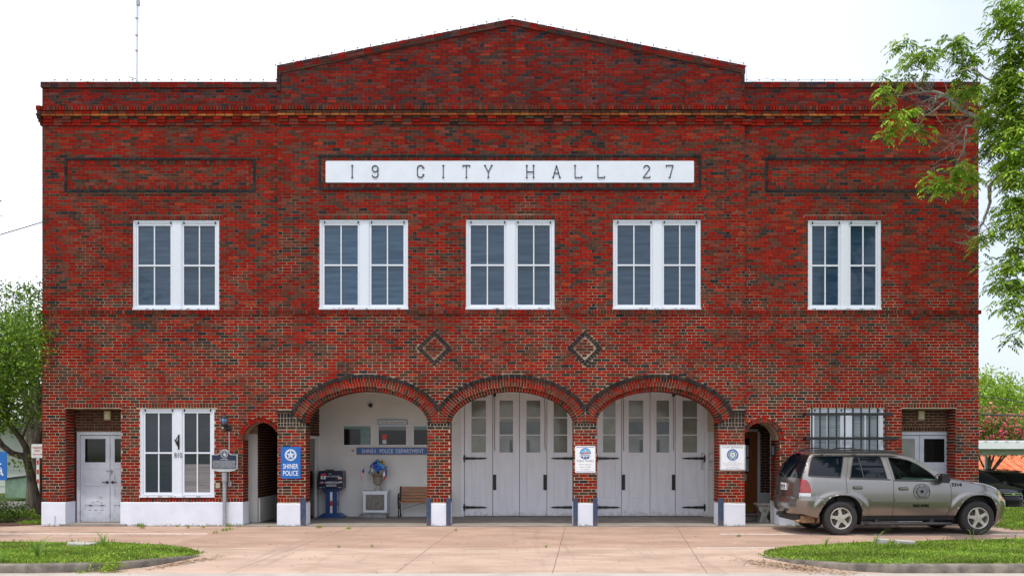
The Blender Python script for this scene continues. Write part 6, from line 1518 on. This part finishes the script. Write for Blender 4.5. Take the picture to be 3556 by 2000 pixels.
def lobes(h, w, n, seed):
    r = random.Random(seed); return [((r.uniform(-w,w)*.6, r.uniform(-w,w)*.6, h*r.uniform(.45,.85)), (w*r.uniform(.35,.6), w*r.uniform(.35,.6), h*r.uniform(.12,.2))) for _ in range(n)]
B0 = 'trees beyond the hall'
tree('shade_tree', 'sparse dark tree top showing above the leaning tree at the far left', (-13.6, 5, 0), 6.5, [((-.2,0,6.1),(.8,.8,.45)),((.5,0,5.4),(.7,.7,.35)),((-.9,0,5.2),(.9,.8,.5)),((.2,-.3,4.3),(1.1,1,.6))], 5200, .10, GD+GM, 21, B0)
tree('shade_tree', 'yellow green tree behind the left end wall of the hall', (-15.5, 15, 0), 7, [((1.0,0,5.8),(1.1,1,.9)),((.9,-.4,4.6),(1.3,1,.8)),((1.3,0,3.4),(1.4,1,.9)),((-.6,0,5.4),(1.2,1,1)),((-.5,0,4.0),(1.5,1.2,1))], 9000, .13, GL+GM, 22, B0)
tree('shade_tree', 'broad mid green tree filling the view past the side street at left', (-19.5, 12, 0), 7, lobes(7, 3.4, 9, 4), 12000, .15, GM+GD, 23, B0)
# ---------------------------------------------------------------- background right
tree('shade_tree', 'bright green round tree beyond the carport beside the hall wall', (46, 68, -2), 11.5, lobes(11.5, 6.5, 11, 7), 16000, .34, GL, 31, B0, .4)
tree('shade_tree', 'dark green tree beyond the carport at the right picture edge', (57, 74, -2), 11.5, lobes(11.5, 6, 9, 8), 12000, .36, GM+GD, 32, B0, .4)
tree('shade_tree', 'pale bushy tree low behind the pink flowering tree', (38, 52, -2), 7.2, lobes(7.2, 4.5, 9, 9), 12000, .26, GL+GM, 33, B0, .3)
tree('shade_tree', 'green tree mass further right beyond the black car', (48, 50, -2), 7.0, lobes(7.0, 4.5, 9, 10), 9000, .26, GM, 34, B0, .3)
t = tree('crepe_myrtle', 'crepe myrtle covered in pink blossom above the carport roof', (28.6, 32.5, -1.8), 6.8, [((-.6,0,5.2),(1.1,.9,.75)),((.9,0,4.8),(1.2,.9,.7)),((0,0,3.9),(1.6,1.1,.8)),((1.9,.2,3.9),(1.1,.9,.7)),((-1.4,0,3.9),(.9,.9,.7)),((.3,0,5.9),(.5,.5,.35)),((2.8,.2,4.7),(1.0,.9,.6))], 9000, .15, GD+GM+[(.12,.10,.03)], 35, None, .14)
fl = crown_mesh([((-.8,-.5,5.5),(.9,.6,.45)),((.9,-.6,5.2),(1.1,.6,.5)),((0,-.7,4.3),(1.5,.6,.5)),((2.0,-.6,4.5),(1.1,.6,.45)),((-1.4,-.5,4.2),(.8,.6,.4)),((.3,-.3,6.1),(.4,.3,.2)),((2.9,-.3,5.1),(.8,.5,.35))], 1000, .17, [(.75,.14,.18),(.62,.09,.12),(.80,.28,.30)], 36, .5, 'blossom', aspect=.7); fl.parent = t
t = thing('carport', 'open carport with a white fascia and ribbed roof beyond the hall', 'carport', (24, 26, -1.3))
q = MB(); q.box(-4.5, 14, -5.3, -5.22, 3.08, 3.42); q.build('fascia', m_fascia, t)
q = MB(); q.box(-4.5, 14, -5.2, 4.5, 3.25, 3.30)
for k in range(38): q.box(-4.5+k*.49, -4.5+k*.49+.16, -5.32, 4.5, 3.42 if False else 3.425, 3.47)
q.build('roof', m_fascia, t)
q = MB(); q.box(-4.5, 14, -4.9, -4.75, 2.78, 3.10); q.box(-4.5, 14, 4.2, 4.35, 2.72, 3.2); q.build('beam', m_sage, t)
for x in (-4.2, 3.2, 8.5, 13.5):
    for y in (-4.85, 4.25): q = MB(); q.box(x-.06, x+.06, y-.06, y+.06, -.4, 2.8); q.build('post', m_fascia, t)
t = thing('shed', 'low white shed with a rusty orange sheet metal roof', 'shed', (38, 37, -2.1))
q = MB(); q.box(-8, 12, 0, 6, 0, 2.2); q.build('wall', m_siding, t)
q = MB(); q.poly([(-8.3,-.4,2.35),(12.3,-.4,2.35),(12.3,3.0,3.62),(-8.3,3.0,3.62)]); q.poly([(-8.3,3.0,3.62),(12.3,3.0,3.62),(12.3,6.4,2.35),(-8.3,6.4,2.35)])
for k in range(34):
    x = -8.3+k*.62; a = Vector((x,-.4,2.37)); b = Vector((x,3.0,3.64)); q.tube([a, b], .03, 5)
q.build('roof', m_rust, t)
q = MB(); q.box(1.1, 2.3, -.06, -.001, .9, 1.95); q.m = 1; q.box(1.2, 2.2, -.08, -.0605, 1.0, 1.85); q.build('window', [m_fascia, m_paleglass], t)
cable('power_line', 'thin power line crossing the sky above the carport trees', (15, 14, 4.4), (52, 40, 4.6), .8, .02)
cable('power_line', 'thick dark power line passing before the pink blossom', (16.5, 14, 3.2), (40, 28, 4.0), .3, .035)
# ---------------------------------------------------------------- background left
t = thing('white_building', 'low white sided building across the side street at the left', 'building', (-20.5, 15, 0))
q = MB(); q.box(-9, 4.6, 0, 8, 0, 2.75)
for k in range(8): q.box(-9.02, 4.62, -.015, -.001, .3+k*.32, .315+k*.32)
q.build('wall', m_siding, t); q = MB(); q.box(-9.3, 4.9, -.5, 8.4, 2.75, 2.95); q.build('roof', m_galv, t)
q = MB(); q.box(2.2, 2.32, -.05, -.002, 0, 2.7); q.build('downpipe', m_galv, t)
t = thing('rubbish_skip', 'pale green metal rubbish skip beside the white building', 'skip', (-16.6, 11, 0))
q = MB(); q.prism([(-1.0,.08),(.9,.08),(.95,.95),(-1.0,.70)], -.6, .6); q.build('bin', m_mildgreen, t); q = MB(); q.prism([(-1.05,.70),(.98,.95),(.98,1.0),(-1.05,.76)], -.65, .65); q.build('lid', m_trim, t)
q = MB(); q.box(-14.95, -14.82, 7.5, 7.62, 0, 1.75); tag(q.build('grey_post', m_galv), 'square grey post by the side street behind the leaning tree', 'post')
q = MB(); q.poly([(-14.2,-.2,.012),(-11.3,.1,.012),(-10.9,.4,.012),(-11.2,2.4,.03),(-14.2,2.2,.03)]); tag(q.build('mulch_bed', m_mulch), kind='structure')
shrub('shrub', 'dark leafy shrub on red mulch at the far left', 'shrub', (-12.25, 1.0, 0), .55, .5, .26, 2600, .055, GD+[(.10,.14,.05)], 41)
shrub('shrub', 'low dark ground shrub next to the signpost at the left edge', 'shrub', (-13.2, 1.0, 0), .6, .5, .35, 2600, .055, GD, 42)
pts = [(random.uniform(-13.5,-10.8), random.uniform(2.0,5.8), 0) for _ in range(9000)]; pts += [(random.uniform(-11.6,-10.8), random.uniform(.4,2.2), 0) for _ in range(1800)]
blades(pts, [random.uniform(.05,.11) for _ in pts], 'grass', 'green verge grass beside the left corner of the hall', width=.008)
tree('shade_tree', 'street tree left of the picture whose shade falls on the drive', (-15.0, -3.2, 0), 8, [((3.6,-.4,6.2),(1.5,.9,.5)),((1.6,-.4,6.2),(1.8,1.0,.6)),((0,0,7),(2,1.6,.9)),((-1,.3,5.6),(1.6,1.3,.8))], 5000, .13, GM, 61)
q = MB(); q.poly([(-13.8,1.2,.006),(-10.75,1.2,.006),(-10.75,6.15,.006),(-13.8,6.15,.006)]); tag(q.build('verge', m_lawn), kind='structure')
pts = []
while len(pts) < 26000:
    x = random.uniform(10.8, 17.5); y = random.uniform(-1.1, 12)
    if x > 10.8+.33*(y+1.1): pts.append((x, y, hgt(x, y)-.028))
    elif random.random() < .35: pts.append((x, y, hgt(x, y)-.028))
blades(pts, [random.uniform(.05,.10) for _ in pts], 'grass', 'sunlit grass beyond the front of the silver wagon', width=.010, wts=(.3,.45,.1,.15))
# litter of dry leaves along the kerbs
def litter(cx, cy, dx, dy, n, rot, name, label):
    q = MB(); q.usecol = True; r = random.Random(int(cx*10))
    for _ in range(n):
        u, v = r.gauss(0, 1)*dx, r.gauss(0, 1)*dy; x = cx+u*math.cos(rot)-v*math.sin(rot); y = cy+u*math.sin(rot)+v*math.cos(rot)
        l, w, a = r.uniform(.015,.04), r.uniform(.005,.012), r.uniform(0, 6.28); k = r.uniform(.5,1.3); q.col = (.26*k,.16*k,.09*k,1) if r.random() < .75 else (.45*k,.36*k,.26*k,1)
        c, s = math.cos(a), math.sin(a); z = r.uniform(.006,.016)
        q.poly([(x-c*l, y-s*l, z), (x+s*w, y-c*w, z+r.uniform(-.003,.01)), (x+c*l, y+s*l, z+r.uniform(-.003,.012)), (x-s*w, y+c*w, z)])
    tag(q.build(name, m_litter), label, None, None, 'stuff')
litter(4.15, -6.95, .45, .16, 900, R(-58), 'leaf_litter', 'dry brown leaves gathered at the tip of the right kerb')
litter(-5.05, -6.5, .40, .07, 380, R(72), 'leaf_litter', 'dry brown leaves along the tip of the left kerb')
litter(0, -3.5, 6, 2.2, 420, 0, 'leaf_litter', 'scattered dry leaf bits over the concrete drive')
# stones
def stone(label, x, y, z, w, d, h, rot, seed):
    r = random.Random(seed); q = MB(); n = 9; A, B = [], []
    for i in range(n):
        a = 2*math.pi*i/n; k = r.uniform(.88, 1.08); e = lambda v: math.copysign(abs(v)**.55, v); A.append((w/2*e(math.cos(a))*k, d/2*e(math.sin(a))*k))
    q.M = Matrix.Translation((x, y, z)) @ Matrix.Rotation(rot, 4, 'Z') @ Matrix.Rotation(R(3), 4, 'Y'); q.prismz(A, 0, h)
    return tag(q.build('stone', m_stone, bevel=.012), label, 'stone', 'flat stones on the lawns')
stone('pale flat stone slab lying in the left lawn', -7.35, -5.05, .09, .46, .30, .075, .1, 1)
stone('rough white stone block on the right lawn, left of its pair', 6.52, -4.55, .08, .24, .24, .095, .3, 2)
stone('smooth grey stone slab on the right lawn, right of its pair', 6.86, -4.72, .08, .36, .24, .085, -.1, 3)
# leafy weed hanging over the left kerb
t = thing('kerb_weed', 'bushy bright green weed hanging over the left kerb', 'weed', (-5.80, -7.42, .10)); crown_mesh([((0,0,.06),(.22,.13,.09)),((.10,-.06,-.03),(.18,.08,.05)),((-.22,-.14,-.09),(.22,.06,.03))], 900, .035, GL, 51, 0, 'leaves').parent = t
# ---------------------------------------------------------------- the pecan tree that reaches in from the right
t = thing('pecan_tree', 'pecan tree with feathery leaves and bare grey twigs reaching in from the right', 'tree', (11.9, -4.0, 0))
B_ = Vector((11.9, -4.0, 0))
def q_(px, py, Y): return P(px, py, Y) - B_
br = MB()
def limb(pts, r0, r1, seed=0, n=8, sub=3):
    r = random.Random(seed); v = [Vector(p) for p in pts]; out = []
    for i in range(len(v)-1):
        a, b = v[i], v[i+1]; L_ = (b-a).length
        for k in range(sub): out.append(a.lerp(b, k/sub)+Vector((r.uniform(-1,1), r.uniform(-1,1), r.uniform(-1,1)))*L_*.045)
    out.append(v[-1]); m = len(out); br.tube(out, [r0+(r1-r0)*i/(m-1) for i in range(m)], n); return out
limb([(0,0,-.1), (.1,0,2.5), (-.1,.1,5), (-.5,.2,7.3), (-.8,.3,10), (-.9,.4,13)], .30, .08, 1, 12)
limb([(-.45,.2,7.1), q_(3600,430,-3.4), q_(3450,422,-3.0), q_(3388,405,-2.8), q_(3340,385,-2.7), q_(3300,345,-2.6), q_(3255,322,-2.5), q_(3210,318,-2.4), q_(3180,300,-2.4), q_(3165,265,-2.4)], .065, .010, 2)
limb([q_(3388,405,-2.8), q_(3382,440,-2.6), q_(3350,440,-2.5), q_(3330,470,-2.5), q_(3310,485,-2.4)], .026, .006, 3)
limb([q_(3450,422,-3.0), q_(3400,435,-2.8), q_(3395,460,-2.7), q_(3355,490,-2.6), q_(3340,530,-2.5), q_(3325,560,-2.5)], .034, .010, 4)
limb([q_(3355,445,-2.5), q_(3350,500,-2.6), q_(3345,540,-2.5)], .022, .008, 5)
limb([q_(3290,350,-2.6), q_(3245,385,-2.5), q_(3210,405,-2.4), q_(3180,455,-2.4)], .022, .006, 6)
limb([q_(3255,322,-2.5), q_(3240,370,-2.4), q_(3200,400,-2.3)], .016, .006, 7)
limb([q_(3210,318,-2.4), q_(3150,330,-2.3), q_(3100,335,-2.3)], .016, .005, 8)
limb([q_(3340,385,-2.7), q_(3345,300,-2.9), q_(3315,250,-3.0)], .020, .006, 9)
limb([q_(3500,430,-3.2), q_(3500,330,-3.6), q_(3380,240,-3.6), q_(3300,255,-3.4)], .03, .006, 10)
limb([(-.8,.3,9), q_(3600,150,-3.9), q_(3540,130,-4.0), q_(3480,140,-4.0)], .06, .008, 11)
limb([(-.3,.2,5.5), q_(3560,560,-4.2), q_(3480,600,-3.8), q_(3440,650,-3.5), q_(3436,700,-3.2), q_(3420,760,-3.0), q_(3400,800,-2.8)], .07, .008, 12)
limb([(-.2,.1,4.8), q_(3620,760,-4.6), q_(3540,850,-4.6), q_(3520,960,-4.6)], .05, .012, 13)
rt = random.Random(77)
for k in range(85):                                # bare dead twigs
    px, py, Y = rt.choice(((3330,500,-2.5),(3345,430,-2.6),(3300,470,-2.5),(3250,345,-2.5),(3270,330,-2.6),(3340,380,-2.7),(3230,390,-2.4),(3330,545,-2.5),(3280,560,-2.4),(3380,400,-2.8),(3200,320,-2.4),(3390,830,-2.8),(3420,790,-2.9),(3200,430,-2.4),(3310,340,-2.6)))
    a = q_(px+rt.uniform(-28,28), py+rt.uniform(-14,14), Y+rt.uniform(-.15,.15)); d = Vector((rt.uniform(-1,.35), rt.uniform(-.6,.6), rt.uniform(-.55,.55))).normalized()*rt.uniform(.12,.42)
    m = a+d*.5+Vector((rt.uniform(-.05,.05),0,rt.uniform(-.05,.05))); br.tube([a, m, a+d], [.007,.005,.003], 4, cap=False)
    for _ in range(2): e = m.lerp(a+d, rt.random()); br.tube([e, e+Vector((rt.uniform(-1,.4), rt.uniform(-.5,.5), rt.uniform(-.8,.8))).normalized()*rt.uniform(.06,.18)], [.004,.002], 4, cap=False)
br.build('trunk', m_bark_pale, t, smooth=60)
# pinnate leaves
def pecan(clusters, seed, scale=1.0):
    r = np.random.default_rng(seed); V, C = [], []; G = np.array([(.24,.40,.03),(.15,.29,.025),(.32,.50,.05),(.40,.54,.07)])
    for (c, rad, n, light) in clusters:
        c = np.array(c); rad = np.array(rad)
        nb = max(2, n//7); cen = c + r.normal(size=(nb, 3))*rad*.42
        for i in range(n):
            o = cen[r.integers(nb)] + r.normal(size=3)*.07; a = r.uniform(0, 2*np.pi); el = r.uniform(-.35, .45)
            d = np.array([np.cos(a)*np.cos(el), np.sin(a)*np.cos(el), np.sin(el)]); L_ = r.uniform(.14, .25)*scale; m = 5
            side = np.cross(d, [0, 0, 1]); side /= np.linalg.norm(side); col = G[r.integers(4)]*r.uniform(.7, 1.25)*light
            for k in range(1, m+1):
                u = k/m; q = o + d*L_*u + np.array([0, 0, -.32*L_*u*u*1.6])
                for sg in ((1, -1) if k < m else (0,)):
                    ld = d*.75 + side*sg*.85 + np.array([0, 0, -.30-.4*u]); ld /= np.linalg.norm(ld); ll = r.uniform(.065, .11)*scale; w = np.cross(ld, [r.normal()*.5, r.normal()*.5, 1]); w /= np.linalg.norm(w); w *= .017*scale
                    V += [q, q+ld*ll*.45+w, q+ld*ll+np.array([0,0,-.012]), q+ld*ll*.45-w]; C.append(col*r.uniform(.85, 1.15))
    V = np.array(V); N = len(C); me = bpy.data.meshes.new('crown'); me.vertices.add(4*N); me.vertices.foreach_set('co', V.ravel()); me.loops.add(4*N); me.loops.foreach_set('vertex_index', np.arange(4*N))
    me.polygons.add(N); me.polygons.foreach_set('loop_start', np.arange(N)*4); me.polygons.foreach_set('loop_total', np.full(N, 4)); me.update(calc_edges=True)
    c = np.concatenate([np.array(C), np.ones((N, 1))], 1); at = me.attributes.new('tone', 'FLOAT_COLOR', 'FACE'); at.data.foreach_set('color', c.astype(np.float32).ravel())
    me.materials.append(m_leaf); o = bpy.data.objects.new('crown', me); COL.objects.link(o); return o
cl = []
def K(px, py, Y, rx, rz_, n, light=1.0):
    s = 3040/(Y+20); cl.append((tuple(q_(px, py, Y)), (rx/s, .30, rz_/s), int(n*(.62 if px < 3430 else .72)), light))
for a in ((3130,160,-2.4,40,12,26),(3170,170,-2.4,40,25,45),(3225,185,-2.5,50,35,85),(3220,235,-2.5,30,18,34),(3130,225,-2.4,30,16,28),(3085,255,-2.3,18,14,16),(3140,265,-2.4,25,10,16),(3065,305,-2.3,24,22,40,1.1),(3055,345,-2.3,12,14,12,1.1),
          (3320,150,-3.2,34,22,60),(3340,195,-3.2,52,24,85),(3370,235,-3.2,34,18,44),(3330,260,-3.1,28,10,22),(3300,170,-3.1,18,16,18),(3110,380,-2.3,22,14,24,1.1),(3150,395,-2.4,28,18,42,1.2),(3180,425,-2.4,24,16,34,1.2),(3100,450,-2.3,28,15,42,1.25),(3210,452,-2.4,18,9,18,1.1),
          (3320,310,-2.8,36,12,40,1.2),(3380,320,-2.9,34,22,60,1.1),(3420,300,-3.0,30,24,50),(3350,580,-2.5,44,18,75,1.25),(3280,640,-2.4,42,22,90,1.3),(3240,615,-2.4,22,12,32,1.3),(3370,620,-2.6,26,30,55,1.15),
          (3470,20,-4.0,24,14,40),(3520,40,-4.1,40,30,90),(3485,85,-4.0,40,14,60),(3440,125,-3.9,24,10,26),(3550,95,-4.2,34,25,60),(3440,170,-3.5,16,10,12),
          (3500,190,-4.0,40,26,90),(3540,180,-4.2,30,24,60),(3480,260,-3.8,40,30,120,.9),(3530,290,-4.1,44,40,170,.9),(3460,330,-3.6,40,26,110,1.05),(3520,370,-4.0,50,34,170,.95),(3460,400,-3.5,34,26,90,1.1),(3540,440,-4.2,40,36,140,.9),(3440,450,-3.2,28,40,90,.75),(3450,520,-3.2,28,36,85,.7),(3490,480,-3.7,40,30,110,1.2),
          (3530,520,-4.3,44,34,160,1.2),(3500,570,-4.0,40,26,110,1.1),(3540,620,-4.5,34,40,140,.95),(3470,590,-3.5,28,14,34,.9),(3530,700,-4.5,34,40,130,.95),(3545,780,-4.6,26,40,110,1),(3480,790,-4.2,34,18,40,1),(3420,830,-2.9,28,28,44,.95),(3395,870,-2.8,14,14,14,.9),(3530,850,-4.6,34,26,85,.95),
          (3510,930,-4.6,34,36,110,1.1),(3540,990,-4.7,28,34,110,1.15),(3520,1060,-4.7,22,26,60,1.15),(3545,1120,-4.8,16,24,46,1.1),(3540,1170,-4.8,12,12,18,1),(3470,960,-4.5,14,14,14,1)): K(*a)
for k in range(60):                                  # the rest of the crown, outside the picture
    a = rt.uniform(0, 6.28); rr = rt.uniform(.3, 3.0); cl.append(((.4+rr*math.cos(a), .2+rr*math.sin(a), rt.uniform(4.8, 12.5)), (.6,.6,.4), 34, 1.0))
pecan([c for c in cl if not (c[0][0] < -2.2 and False)], 8).parent = t
